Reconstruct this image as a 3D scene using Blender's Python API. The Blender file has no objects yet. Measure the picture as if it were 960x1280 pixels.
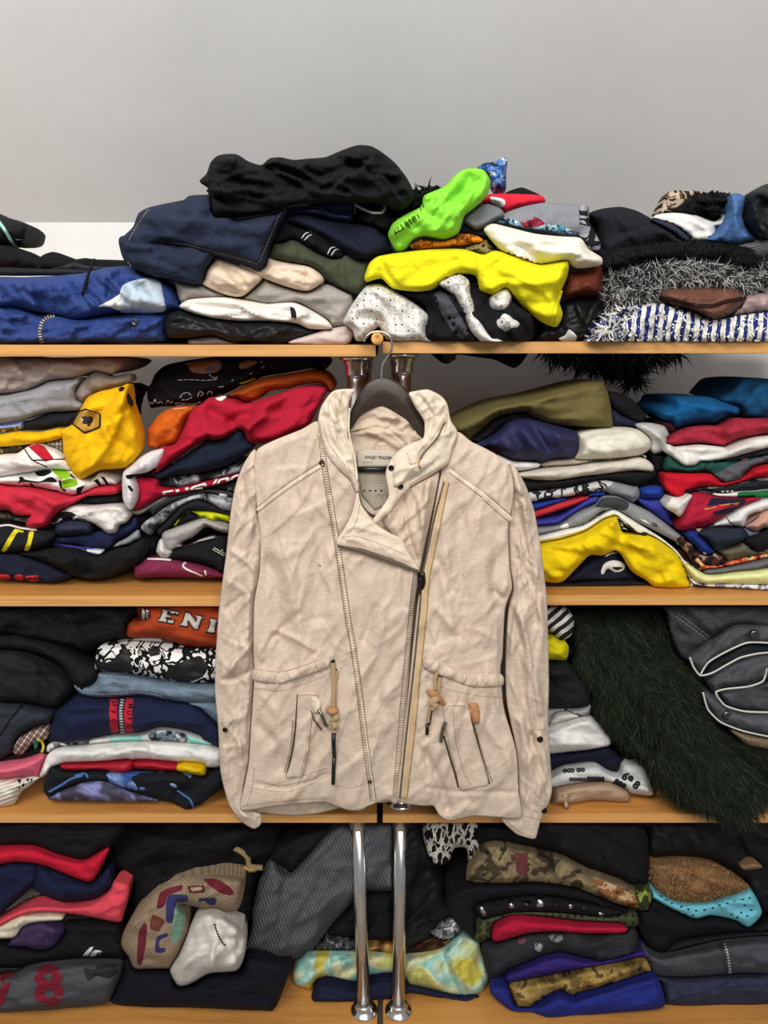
import bpy, bmesh, math, random
import numpy as np
from mathutils import Vector
from mathutils.geometry import delaunay_2d_cdt
random.seed(7)
SC = bpy.context.scene
COL = SC.collection
# ---------------------------------------------------------------- camera geometry
FPX, PITCH, CZ = 961.0, math.radians(12.6), 1.506
CP, SP = math.cos(PITCH), math.sin(PITCH)

def at(px, py, Y):
    px = np.asarray(px, float); py = np.asarray(py, float); Y = np.asarray(Y, float)
    u = (px - 480.0) / FPX; v = (py - 640.0) / FPX
    t = Y / (CP - v * SP)
    return np.stack(np.broadcast_arrays(u * t, Y, CZ + (-SP - v * CP) * t), -1)

def zat(py, Y): return float(at(480, py, Y)[2])

# ---------------------------------------------------------------- materials
def lin(h):
    h = h.lstrip('#'); c = [int(h[i:i+2], 16) / 255 for i in (0, 2, 4)]
    return tuple(x / 12.92 if x <= .04045 else ((x + .055) / 1.055) ** 2.4 for x in c) + (1,)

MATS = {}
class NT:
    def __init__(s, name):
        s.m = bpy.data.materials.new(name); s.m.use_nodes = True
        s.t = s.m.node_tree; s.n = s.t.nodes; s.b = s.n['Principled BSDF']
    def add(s, typ, **kw):
        n = s.n.new(typ)
        for k, v in kw.items():
            if k.startswith('i_'): n.inputs[k[2:].replace('_', ' ')].default_value = v
            else: setattr(n, k, v)
        return n
    def link(s, a, b): s.t.links.new(a, b)
    def uv(s, sx=1, sy=1, rot=0):
        tc = s.add('ShaderNodeTexCoord'); mp = s.add('ShaderNodeMapping')
        mp.inputs['Scale'].default_value = (sx, sy, 1); mp.inputs['Rotation'].default_value = (0, 0, math.radians(rot))
        s.link(tc.outputs['UV'], mp.inputs[0]); return mp.outputs[0]
    def noise(s, vec, scale, detail=3, rough=.55, dist=0):
        n = s.add('ShaderNodeTexNoise'); n.inputs['Scale'].default_value = scale; n.inputs['Detail'].default_value = detail
        n.inputs['Roughness'].default_value = rough; n.inputs['Distortion'].default_value = dist
        s.link(vec, n.inputs['Vector']); return n.outputs['Fac']
    def ramp(s, fac, stops, const=False):
        r = s.add('ShaderNodeValToRGB'); e = r.color_ramp.elements
        r.color_ramp.interpolation = 'CONSTANT' if const else 'LINEAR'
        while len(e) < len(stops): e.new(.5)
        for k, (p, c) in enumerate(stops): e[k].position = p; e[k].color = lin(c) if isinstance(c, str) else c
        s.link(fac, r.inputs[0]); return r.outputs[0]
    def bump(s, facs):
        prev = None
        for f, strength, dist in facs:
            b = s.add('ShaderNodeBump'); b.inputs['Strength'].default_value = strength; b.inputs['Distance'].default_value = dist
            s.link(f, b.inputs['Height'])
            if prev is not None: s.link(prev, b.inputs['Normal'])
            prev = b.outputs[0]
        s.link(prev, s.b.inputs['Normal'])

def shade(h, k):
    c = lin(h); return (min(1, c[0]*k), min(1, c[1]*k), min(1, c[2]*k), 1)

def cloth(h, kind='cloth', rough=.92, rot=0, wr=.5, cols=None, sc=6.0, stops=None, detail=2, dist=.6, sx=1, sy=1, spec=.2, sheen=.0):
    key = (h, kind, rough, rot, wr, str(cols), sc, str(stops), detail, dist, sx, sy, sheen)
    if key in MATS: return MATS[key]
    t = NT(kind + '_' + h.strip('#')); b = t.b
    b.inputs['Roughness'].default_value = rough
    b.inputs['Specular IOR Level'].default_value = spec
    if sheen: b.inputs['Sheen Weight'].default_value = sheen
    uv = t.uv(sx, sy, rot); uv1 = t.uv()
    wrin = t.noise(t.uv(3.2, 9, rot), 1.0, 4, .6, .8)
    fine = t.noise(uv1, 90, 2, .6)
    bumps = [(wrin, wr * .45, .016), (fine, .12, .0016)]
    col = None
    if kind in ('cloth', 'leather'):
        n = t.noise(uv1, 7, 4); col = t.ramp(n, [(.3, shade(h, .9)), (.7, shade(h, 1.08))])
        if kind == 'leather': bumps = [(wrin, wr * .5, .012), (t.noise(uv1, 45, 3), .15, .002)]
    elif kind == 'marl':
        n = t.noise(t.uv(1, 2.5, rot), 60, 3, .7); col = t.ramp(n, [(.35, shade(h, .62)), (.65, shade(h, 1.3))])
    elif kind == 'denim':
        n = t.noise(t.uv(1, .45, rot), 80, 4, .75); n2 = t.noise(uv1, 5, 4)
        c1 = t.ramp(n, [(.3, shade(h, .6)), (.72, shade(h, 1.45))]); c2 = t.ramp(n2, [(.3, (.8, .8, .8, 1)), (.7, (1.2, 1.2, 1.2, 1))])
        mx = t.add('ShaderNodeMixRGB', blend_type='MULTIPLY'); mx.inputs[0].default_value = 1
        t.link(c1, mx.inputs[1]); t.link(c2, mx.inputs[2]); col = mx.outputs[0]
    elif kind in ('print', 'blend'):        # blotchy print with several dyes
        n = t.noise(uv, sc, detail, .55, dist)
        st = stops or [.0] + [.34 + .32 * (k + .5) / (len(cols) - 1) for k in range(len(cols) - 1)]
        col = t.ramp(n, list(zip(st, cols)), kind == 'print')
    elif kind == 'cells':                   # outlines between cells, or spots
        v = t.add('ShaderNodeTexVoronoi', feature='DISTANCE_TO_EDGE'); v.inputs['Scale'].default_value = sc
        nz = t.noise(uv, sc * .6, 2)
        mx = t.add('ShaderNodeMixRGB'); mx.inputs[0].default_value = .25
        t.link(uv, mx.inputs[1]); t.link(nz, mx.inputs[2]); t.link(mx.outputs[0], v.inputs['Vector'])
        col = t.ramp(v.outputs['Distance'], list(zip(stops or [0, .06], cols)), True)
    elif kind == 'spots':
        v = t.add('ShaderNodeTexVoronoi'); v.inputs['Scale'].default_value = sc; v.inputs['Randomness'].default_value = dist
        t.link(uv, v.inputs['Vector']); col = t.ramp(v.outputs['Distance'], list(zip(stops or [0, .3], cols)), True)
        bumps.append((v.outputs['Distance'], .3, .002))
    elif kind in ('bands', 'rib'):
        w = t.add('ShaderNodeTexWave', bands_direction='X'); w.inputs['Scale'].default_value = sc
        w.inputs['Distortion'].default_value = dist; w.inputs['Detail'].default_value = detail; w.inputs['Detail Scale'].default_value = 1.5
        t.link(uv, w.inputs['Vector'])
        if kind == 'rib':
            n = t.noise(uv1, 60, 3, .7); mm = t.add('ShaderNodeMath', operation='MULTIPLY_ADD')
            mm.inputs[1].default_value = .55; t.link(w.outputs['Fac'], mm.inputs[0]); t.link(n, mm.inputs[2])
            col = t.ramp(mm.outputs[0], [(.25, shade(h, .7)), (1, shade(h, 1.25))])
            bumps.append((w.outputs['Fac'], .6, .003))
        else:
            col = t.ramp(w.outputs['Fac'], list(zip(stops or [0, .5], cols)), True)
    elif kind == 'plaid':
        wa = t.add('ShaderNodeTexWave', bands_direction='X'); wb = t.add('ShaderNodeTexWave', bands_direction='Y')
        for w in (wa, wb): w.inputs['Scale'].default_value = sc; t.link(uv, w.inputs['Vector'])
        ca = t.ramp(wa.outputs['Fac'], [(0, cols[0]), (.45, cols[1]), (.8, cols[2])], True)
        cb = t.ramp(wb.outputs['Fac'], [(0, '#ffffff'), (.5, '#b0a8a0')], True)
        mx = t.add('ShaderNodeMixRGB', blend_type='MULTIPLY'); mx.inputs[0].default_value = .8
        t.link(ca, mx.inputs[1]); t.link(cb, mx.inputs[2]); col = mx.outputs[0]
    t.link(col, b.inputs['Base Color']); t.bump(bumps)
    MATS[key] = t.m; return t.m

def plainmat(h, rough=.5, metal=0, name='solid'):
    key = (h, rough, metal, name)
    if key in MATS: return MATS[key]
    t = NT(name + '_' + h.strip('#')); t.b.inputs['Roughness'].default_value = rough; t.b.inputs['Metallic'].default_value = metal
    tc = t.add('ShaderNodeTexCoord'); n = t.noise(tc.outputs['Object'], 30, 3)
    t.link(t.ramp(n, [(.3, shade(h, .93)), (.7, shade(h, 1.05))]), t.b.inputs['Base Color'])
    MATS[key] = t.m; return t.m

def woodmat(h1, h2, sx=1.2, name='wood', rough=.4):
    t = NT(name); tc = t.add('ShaderNodeTexCoord'); mp = t.add('ShaderNodeMapping'); mp.inputs['Scale'].default_value = (sx, 16, 60)
    t.link(tc.outputs['Object'], mp.inputs[0])
    n = t.noise(mp.outputs[0], 2.5, 6, .65, .5); col = t.ramp(n, [(.25, h1), (.5, h2), (.75, shade(h2, 1.15))])
    t.link(col, t.b.inputs['Base Color']); t.b.inputs['Roughness'].default_value = rough
    t.bump([(n, .05, .001)]); return t.m

DRY = [False]; REG = []; TRIM = []; COUNT = [0]
class Dummy(dict):
    data = None; location = (0, 0, 0); type = 'EMPTY'
def dry(f):
    def w(*a, **k): return Dummy() if DRY[0] else f(*a, **k)
    return w

# ---------------------------------------------------------------- numpy helpers
def vnoise(x, y, seed):
    x = np.asarray(x); y = np.asarray(y)
    ix = np.floor(x).astype(np.int64); iy = np.floor(y).astype(np.int64); fx = x - ix; fy = y - iy
    fx = fx * fx * fx * (fx * (fx * 6 - 15) + 10); fy = fy * fy * fy * (fy * (fy * 6 - 15) + 10)
    def h(a, b):
        n = (a * 374761393 + b * 668265263 + seed * 1274126177) & 0xffffffff
        n = ((n ^ (n >> 13)) * 1274126177) & 0xffffffff
        return ((n ^ (n >> 16)) & 0xffff) / 65535.0
    return np.clip((h(ix, iy) * (1 - fx) + h(ix + 1, iy) * fx) * (1 - fy) + (h(ix, iy + 1) * (1 - fx) + h(ix + 1, iy + 1) * fx) * fy, 0, 1)

def segdist(P, A, B, want_s=False):
    best = np.full(len(P), 1e18); bs = np.zeros(len(P)); acc = 0.0
    for a, b in zip(A, B):
        ab = b - a; L2 = ab @ ab
        if L2 < 1e-12: continue
        t = np.clip(((P - a) @ ab) / L2, 0, 1); d = P - a - t[:, None] * ab; d2 = (d * d).sum(1)
        if want_s:
            L = math.sqrt(L2); m = d2 < best; bs[m] = acc + t[m] * L; acc += L
        best = np.minimum(best, d2)
    return (np.sqrt(best), bs) if want_s else np.sqrt(best)

def inpoly(P, poly):
    x, y = P[:, 0], P[:, 1]; r = np.zeros(len(P), bool); n = len(poly)
    for i in range(n):
        x1, y1 = poly[i]; x2, y2 = poly[(i + 1) % n]
        if y1 == y2: continue
        c = ((y1 > y) != (y2 > y)) & (x < (x2 - x1) * (y - y1) / (y2 - y1) + x1)
        r ^= c
    return r

FR = (0, 0, 1)
def frame(ox, oy, s):
    global FR; FR = (ox, oy, s)
def pp(s):
    if not isinstance(s, str): return np.array(s, float)
    a = np.array([[float(q) for q in w.split(',')] for w in s.split()])
    return a / FR[2] + np.array(FR[:2])

def catmull(p, closed=True, k=4):
    n = len(p); out = []
    for i in range(n if closed else n - 1):
        p0 = p[(i - 1) % n] if closed or i > 0 else p[i]; p1 = p[i]; p2 = p[(i + 1) % n]
        p3 = p[(i + 2) % n] if closed or i + 2 < n else p2
        for j in range(k):
            t = j / k
            m1 = (p2 - p0) * .34; m2 = (p3 - p1) * .34      # tight spline: corners stay crisp
            out.append((2*t**3 - 3*t*t + 1) * p1 + (t**3 - 2*t*t + t) * m1 + (3*t*t - 2*t**3) * p2 + (t**3 - t*t) * m2)
    if not closed: out.append(p[-1])
    return np.array(out)

def resample(p, h, closed=True):
    q = np.vstack([p, p[:1]]) if closed else p
    L = np.sqrt((np.diff(q, axis=0) ** 2).sum(1)); c = np.concatenate([[0], np.cumsum(L)])
    n = max(3, int(round(c[-1] / h)))
    s = np.linspace(0, c[-1], n + 1)[:-1] if closed else np.linspace(0, c[-1], n + 1)
    return np.stack([np.interp(s, c, q[:, 0]), np.interp(s, c, q[:, 1])], 1)

def grow(p, k):
    a = np.roll(p, 1, 0); b = np.roll(p, -1, 0); tn = b - a; tn /= (np.linalg.norm(tn, axis=1)[:, None] + 1e-9)
    area = .5 * np.sum(p[:, 0] * b[:, 1] - b[:, 0] * p[:, 1])
    nrm = np.stack([tn[:, 1], -tn[:, 0]], 1) * (1 if area > 0 else -1)
    return p + nrm * k

@dry
def link_mesh(name, V, Fc, mats, parent=None, uv=None, mi=None, smooth=True):
    me = bpy.data.meshes.new(name); me.from_pydata([tuple(v) for v in V], [], [tuple(f) for f in Fc])
    for m in (mats if isinstance(mats, (list, tuple)) else [mats]): me.materials.append(m)
    if smooth: me.polygons.foreach_set('use_smooth', [True] * len(me.polygons))
    if mi is not None: me.polygons.foreach_set('material_index', list(map(int, mi)))
    if uv is not None:
        l = me.uv_layers.new(name='UVMap'); idx = np.zeros(len(me.loops), np.int32); me.loops.foreach_get('vertex_index', idx)
        l.data.foreach_set('uv', np.asarray(uv)[idx].astype(np.float32).ravel())
    me.update(); o = bpy.data.objects.new(name, me); COL.objects.link(o)
    if parent is not None:
        o.parent = parent; o.matrix_parent_inverse = parent_inv(parent)
    return o

def parent_inv(p):
    from mathutils import Matrix
    return Matrix.Translation(-p.location) if p.type == 'EMPTY' else Matrix.Identity(4)

def tag(o, label, cat, group=None, kind=None):
    if isinstance(o, Dummy): return o
    if label: o['label'] = label
    if cat: o['category'] = cat
    if group: o['group'] = group
    if kind: o['kind'] = kind
    return o

@dry
def empty(name, loc, label, cat, group=None):
    o = bpy.data.objects.new(name, None); o.location = loc; o.empty_display_size = .05; COL.objects.link(o)
    return tag(o, label, cat, group)

# ---------------------------------------------------------------- cloth pieces
def settle():
    """cloth in a pile never shares space: outlines that run into a piece lying in front of or beside them stop at its edge"""
    TRIM.clear(); TRIM.extend([None] * len(REG)); order = sorted(range(len(REG)), key=lambda i: (REG[i].Y0, i)); done = []; AG = {}
    def world(c): return at(c.poly[:, 0], c.poly[:, 1], c.Yb(c.poly[:, 1]))[:, [0, 2]]
    for i in order:
        b = REG[i]; W = world(b); cover = []; changed = False
        lo, hi = W.min(0), W.max(0)
        for a, AW, alo, ahi in done:
            if a.root is b.root: continue
            if (ahi < lo).any() or (alo > hi).any(): continue
            if a.Y0 + a.D < b.Y0 - b.T - .006: continue
            if a.D <= .062:
                cover.append(a)
                continue
            m = inpoly(W, AW)
            if inpoly(AG[id(a)], W).mean() > .06:      # lies right across it: room is made in depth instead
                room = b.Y0 - b.T * 1.3 - a.Y0
                if room > .02: a.D = min(a.D, room - .004)
                else: a.D = min(a.D, .05); cover.append(a)
            if not m.any() or m.mean() > .85: continue
            Q = W[m]; A0, B0 = AW, np.roll(AW, -1, 0); best = np.full(len(Q), 1e9); near = Q.copy()
            for p0, p1 in zip(A0, B0):
                ab = p1 - p0; t = np.clip(((Q - p0) @ ab) / (ab @ ab + 1e-12), 0, 1); n = p0 + t[:, None] * ab; d = np.linalg.norm(Q - n, axis=1)
                k = d < best; best[k] = d[k]; near[k] = n[k]
            dirn = near - Q; L = np.linalg.norm(dirn, axis=1)[:, None]; W[m] = near + dirn / (L + 1e-9) * .0011; changed = True
        p = b.poly
        if changed:
            Y = b.Yb(b.poly[:, 1]); q = (W[:, 1] - CZ) / Y; v = -(SP + q * CP) / (CP - q * SP); t = Y / (CP - v * SP)
            p = np.stack([480 + FPX * W[:, 0] / t, 640 + FPX * v], 1)
            keep = np.linalg.norm(p - np.roll(p, 1, 0), axis=1) > .5; p = p[keep] if keep.sum() > 8 else b.poly
        TRIM[i] = (p, [REG.index(c) for c in cover], b); done.append((b, W, W.min(0), W.max(0)))
        gx, gy = np.meshgrid(np.linspace(W[:, 0].min(), W[:, 0].max(), 22), np.linspace(W[:, 1].min(), W[:, 1].max(), 16)); G_ = np.stack([gx.ravel(), gy.ravel()], 1)
        k = inpoly(G_, W); AG[id(b)] = G_[k] if k.any() else W

SEED = [10]; CTX = dict(Y=1.25, floor=None, group=None, D=.2)
def ctx(**k): CTX.update(k)

class Piece: pass

class Cloth:
    """a soft piece of cloth: an outline with rounded rims, folds and creases, filled front and back"""
    def __init__(s, poly, Y=None, T=.017, r=15, D=None, fold=(0, 4.5, 110, 20), cr=(), ga=(), sharp=False, g=.3, tilt=0, tp=None, h=3.1, pw=.5, lay=0, soft=1.0, auto_lay=True):
        SEED[0] += 1; s.seed = SEED[0]
        p = pp(poly)
        p = resample(p, 6) if sharp else catmull(p)
        s.h = h; s.poly = grow(resample(p, h), g)
        s.Y0 = (CTX['Y'] if Y is None else Y); s.T, s.r, s.pw = T * .72, r * (.62 if soft == 1.0 else soft), pw; s.lay = lay; s.D = CTX['D'] if D is None else D
        s.tilt, s.tp = tilt, (s.poly[:, 1].max() if tp is None else tp)
        s.fold = fold
        s.cr = [(catmull(pp(c[0]), False), c[1], c[2] / 600) for c in cr]
        s.ga = [(catmull(pp(c[0]), False), c[1], c[2] / 1000, c[3]) for c in ga]
        w_, h_ = np.ptp(s.poly[:, 0]), np.ptp(s.poly[:, 1])
        if auto_lay and fold and not lay and abs(fold[0]) < 22 and w_ > 2.3 * h_ and 20 < h_ < 75: s.lay = 2 if h_ < 40 else 3
        s.cover = []; s.root = s
        if DRY[0]: REG.append(s)
        elif COUNT[0] < len(TRIM):
            p, cv, src = TRIM[COUNT[0]]; COUNT[0] += 1; s.poly = p; s.D = src.D; s.cover = [REG[k] for k in cv]
    def Yb(s, py): return s.Y0 + s.tilt * (s.tp - py) / 100.0
    def dist(s, X):
        return segdist(X, s.poly, np.roll(s.poly, -1, 0))
    def front(s, X, d=None):
        if d is None: d = s.dist(X)
        e = np.clip(d / s.r, 0, 1); prof = np.clip(1 - (1 - e) ** 2, 0, 1) ** s.pw
        out = s.T * prof
        w = np.clip(d / 9, 0, 1); w = w * w * (3 - 2 * w)
        if s.fold:
            a, amp, fl, fs = s.fold; a = math.radians(a); ca, sa = math.cos(a), math.sin(a)
            x = X[:, 0] * ca - X[:, 1] * sa; y = X[:, 0] * sa + X[:, 1] * ca
            wx = (vnoise(x / 60, y / 60, s.seed + 5) - .5) * 22; wy = (vnoise(x / 50, y / 50, s.seed + 9) - .5) * 22
            n = vnoise((x + wx) / fl, (y + wy) / fs, s.seed); n2 = vnoise((x + wy) / (fl * .5) + y / 90, (y + wx) / (fs * .62), s.seed + 3)
            rid = (1 - np.abs(2 * n - 1)) ** 1.5; val = np.abs(2 * n2 - 1) ** .75
            out = out + w * amp / 1000 * 1.5 * ((rid - .4) * 1.2 + (val - .5) * .45)
            out = out + w * s.pleats(X) * amp / 750
        if s.lay:                                   # edges of the layers of a folded garment
            yy = s.poly[:, 1]; xs = np.linspace(X[:, 0].min(), X[:, 0].max() + .01, 40); tops, bots = [], []
            A_, B_ = s.poly, np.roll(s.poly, -1, 0)
            for q in xs:
                m = ((A_[:, 0] <= q) != (B_[:, 0] <= q))
                if m.any():
                    tt = (q - A_[m, 0]) / (B_[m, 0] - A_[m, 0]); v = A_[m, 1] + tt * (B_[m, 1] - A_[m, 1]); tops.append(v.min()); bots.append(v.max())
                else: tops.append(np.nan); bots.append(np.nan)
            tops, bots = np.array(tops), np.array(bots); ok = ~np.isnan(tops)
            tp_, bt_ = np.interp(X[:, 0], xs[ok], tops[ok]), np.interp(X[:, 0], xs[ok], bots[ok])
            fr = (X[:, 1] - tp_) / np.maximum(bt_ - tp_, 3) + (vnoise(X[:, 0] / 55, X[:, 0] * 0, s.seed + 31) - .5) * .35 / s.lay
            ph = np.clip(fr, 0, .999) * s.lay; ph = ph - np.floor(ph)
            out = out + w * np.minimum(.007, .11 * (bt_ - tp_) / s.lay / 800) * (np.sqrt(np.clip(1 - (2 * ph - 1) ** 2, 0, 1)) - .8) * 1.6
        for c, wd, dp in s.cr:
            q = segdist(X, c[:-1], c[1:]); out = out - w * dp * np.exp(-(q / wd) ** 2)
        for c, wd, am, wl in s.ga:
            q, sl = segdist(X, c[:-1], c[1:], True)
            n = vnoise(sl / wl + q * .012, q / 40, s.seed + 21)
            out = out + w * am * (1 - np.abs(2 * n - 1) - .5) * np.exp(-(q / wd) ** 2)
        for a in s.cover:                            # pressed in under whatever lies on it
            m = inpoly(X, a.poly)
            if m.any(): out[m] = np.minimum(out[m], s.Yb(X[m, 1]) - a.Yb(X[m, 1]) - a.D - .0015)
        return out
    def look(s, X):
        """front() read from a fine grid"""
        st = 1.5
        if not hasattr(s, 'gr'):
            s.g0 = s.poly.min(0) - 8; n = np.ceil((s.poly.max(0) + 8 - s.g0) / st).astype(int) + 2
            gx, gy = np.meshgrid(s.g0[0] + st * np.arange(n[0]), s.g0[1] + st * np.arange(n[1])); Q = np.stack([gx.ravel(), gy.ravel()], 1)
            v = np.zeros(len(Q)); m = inpoly(Q, s.poly); v[m] = s.front(Q[m]); s.gr = v.reshape(n[1], n[0])
        f = (X - s.g0) / st; f = np.clip(f, 0, np.array(s.gr.shape[::-1]) - 1.001); i = f.astype(int); f = f - i
        a = s.gr; x, y = i[:, 0], i[:, 1]
        return (a[y, x] * (1 - f[:, 0]) + a[y, x + 1] * f[:, 0]) * (1 - f[:, 1]) + (a[y + 1, x] * (1 - f[:, 0]) + a[y + 1, x + 1] * f[:, 0]) * f[:, 1]
    def pos(s, X, off=0.0):
        X = np.atleast_2d(np.asarray(X, float)); return at(X[:, 0], X[:, 1], s.Yb(X[:, 1]) - s.look(X) - off)
    def pleats(s, X):
        """long tapering folds, steep on one side"""
        if not hasattr(s, 'pl'):
            rng = np.random.default_rng(s.seed * 7 + 1); lo, hi = s.poly.min(0), s.poly.max(0); a0 = math.radians(s.fold[0]); s.pl = []
            q = s.poly; area = abs(.5 * np.sum(q[:, 0] * np.roll(q[:, 1], -1) - np.roll(q[:, 0], -1) * q[:, 1]))
            for big in (1, 0):
                for _ in range(int(np.clip(area / (420 if big else 170), 3, 70 if big else 150))):
                    c = rng.uniform(lo, hi); a = a0 + rng.normal(0, .42 if big else .7)
                    L = s.fold[2] * rng.uniform(.25, .75) * (1 if big else .4); wd = max(s.fold[3] * rng.uniform(.18, .42) * (1 if big else .55), 2.2)
                    s.pl.append((c, math.cos(a), -math.sin(a), L, wd, rng.choice([-1, 1]), rng.uniform(.5, 1.3) * (1 if big else .42), rng.uniform(-.3, .3)))
        out = np.zeros(len(X))
        for c, ux, uy, L, wd, sg, am, bend in s.pl:
            dx, dy = X[:, 0] - c[0], X[:, 1] - c[1]; u = (dx * ux + dy * uy) / L; m = np.abs(u) < 1
            if not m.any(): continue
            v = (-dx[m] * uy + dy[m] * ux) * sg + bend * L * u[m] ** 2
            ww = np.where(v > 0, wd * 1.7, wd * .5)
            out[m] += am * np.cos(u[m] * 1.57) ** .8 * np.exp(-(v / ww) ** 2)
        return out
    def build(s, name, mat, parent=None, decals=(), rot=0, floor=None, tex=100.0):
        if DRY[0]: s.obj = Dummy(); return s.obj
        h = s.h; b = s.poly; lo, hi = b.min(0), b.max(0)
        gx, gy = np.meshgrid(np.arange(lo[0], hi[0] + h, h), np.arange(lo[1], hi[1] + h, h * .87))
        gx = gx + (np.arange(gx.shape[0]) % 2)[:, None] * h * .5
        q = np.stack([gx.ravel(), gy.ravel()], 1); q = q[inpoly(q, b)]; q = q[s.dist(q) > h * .45]
        # a tight row just inside the rim rounds the edge
        rim = grow(b, -1.6); rim = rim[inpoly(rim, b)]; rim = rim[s.dist(rim) > .9]
        pts = [b, rim, q]; edges = [(i, (i + 1) % len(b)) for i in range(len(b))]; n0 = len(b) + len(rim) + len(q); dec = []
        for m, dp in decals:
            dq = pp(dp) ; dq = resample(catmull(dq) if len(dq) > 4 else dq, min(h, 3)); dec.append((m, dq)); pts.append(dq)
            edges += [(n0 + i, n0 + (i + 1) % len(dq)) for i in range(len(dq))]; n0 += len(dq)
        A = np.vstack(pts)
        r = delaunay_2d_cdt([Vector(p) for p in A], edges, [], 0, 1e-4, False)
        X = np.array([tuple(v) for v in r[0]]); T3 = np.array([f for f in r[2] if len(f) == 3])
        cen = X[T3].mean(1); T3 = T3[inpoly(cen, b)]; cen = X[T3].mean(1)
        mi = np.zeros(len(T3), int)
        for k, (m, dq) in enumerate(dec): mi[inpoly(cen, dq)] = k + 1
        used = np.unique(T3); re = -np.ones(len(X), int); re[used] = np.arange(len(used)); X = X[used]; T3 = re[T3]
        e1, e2 = X[T3[:, 1]] - X[T3[:, 0]], X[T3[:, 2]] - X[T3[:, 0]]
        flip = (e1[:, 0] * e2[:, 1] - e1[:, 1] * e2[:, 0]) < 0      # wanted: clockwise in pixels (y down) looks outwards
        T3[~flip] = T3[~flip][:, ::-1]
        d = s.dist(X); Yb = s.Yb(X[:, 1]); V = at(X[:, 0], X[:, 1], Yb - s.front(X, d))
        rb = min(s.r, 12); e = np.clip(d / rb, 0, 1); pb = np.sqrt(np.clip(1 - (1 - e) ** 2, 0, 1))
        W = at(X[:, 0], X[:, 1], Yb); W[:, 1] += np.maximum(s.D * pb, .0008)
        if s.cover: W[:, 1] = np.maximum(W[:, 1], V[:, 1] + .0008 + .012 * pb)
        bd = d < .05; bi = np.arange(len(X)); nb = ~bd; bi[nb] = len(X) + np.arange(nb.sum())
        VV = np.vstack([V, W[nb]]); FF = np.vstack([T3, bi[T3][:, ::-1]])
        mi = np.concatenate([mi, np.zeros(len(T3), int)])
        if floor is not None: VV[:, 2] = np.maximum(VV[:, 2], floor)
        UV = X / tex * np.array([1, -1])
        UV = np.vstack([UV, UV[nb]])
        s.obj = link_mesh(name, VV, FF, [mat] + [m for m, _ in dec], parent, UV, mi)
        return s.obj

def g(name, label, cat, poly, mat, body=None, dec=(), dY=0, floor='ctx', **k):
    """one garment; body names its main part when it has parts of its own"""
    if dY and 'Y' not in k: k['Y'] = CTX['Y'] + dY
    c = Cloth(poly, **k)
    fl = CTX['floor'] if floor == 'ctx' else floor
    if body:
        m = c.poly.mean(0); lo = c.poly[:, 1].max(); loc = at(m[0], lo, c.Y0); 
        if fl is not None: loc[2] = max(loc[2], fl)
        c.root = empty(name, loc, label, cat, CTX['group']); c.build(body, mat, c.root, dec, floor=fl)
    else:
        c.root = tag(c.build(name, mat, None, dec, floor=fl), label, cat, CTX['group'])
    c.fl = fl
    return c

def part(t, name, poly, mat, dec=(), dY=0, label=None, **k):
    if dY and 'Y' not in k: k['Y'] = t.Y0 + dY
    k.setdefault('Y', t.Y0)
    c = Cloth(poly, **k); c.root = t.root; o = c.build(name, mat, t.root, dec, floor=t.fl); c.fl = t.fl
    if label: o['label'] = label
    return c

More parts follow.
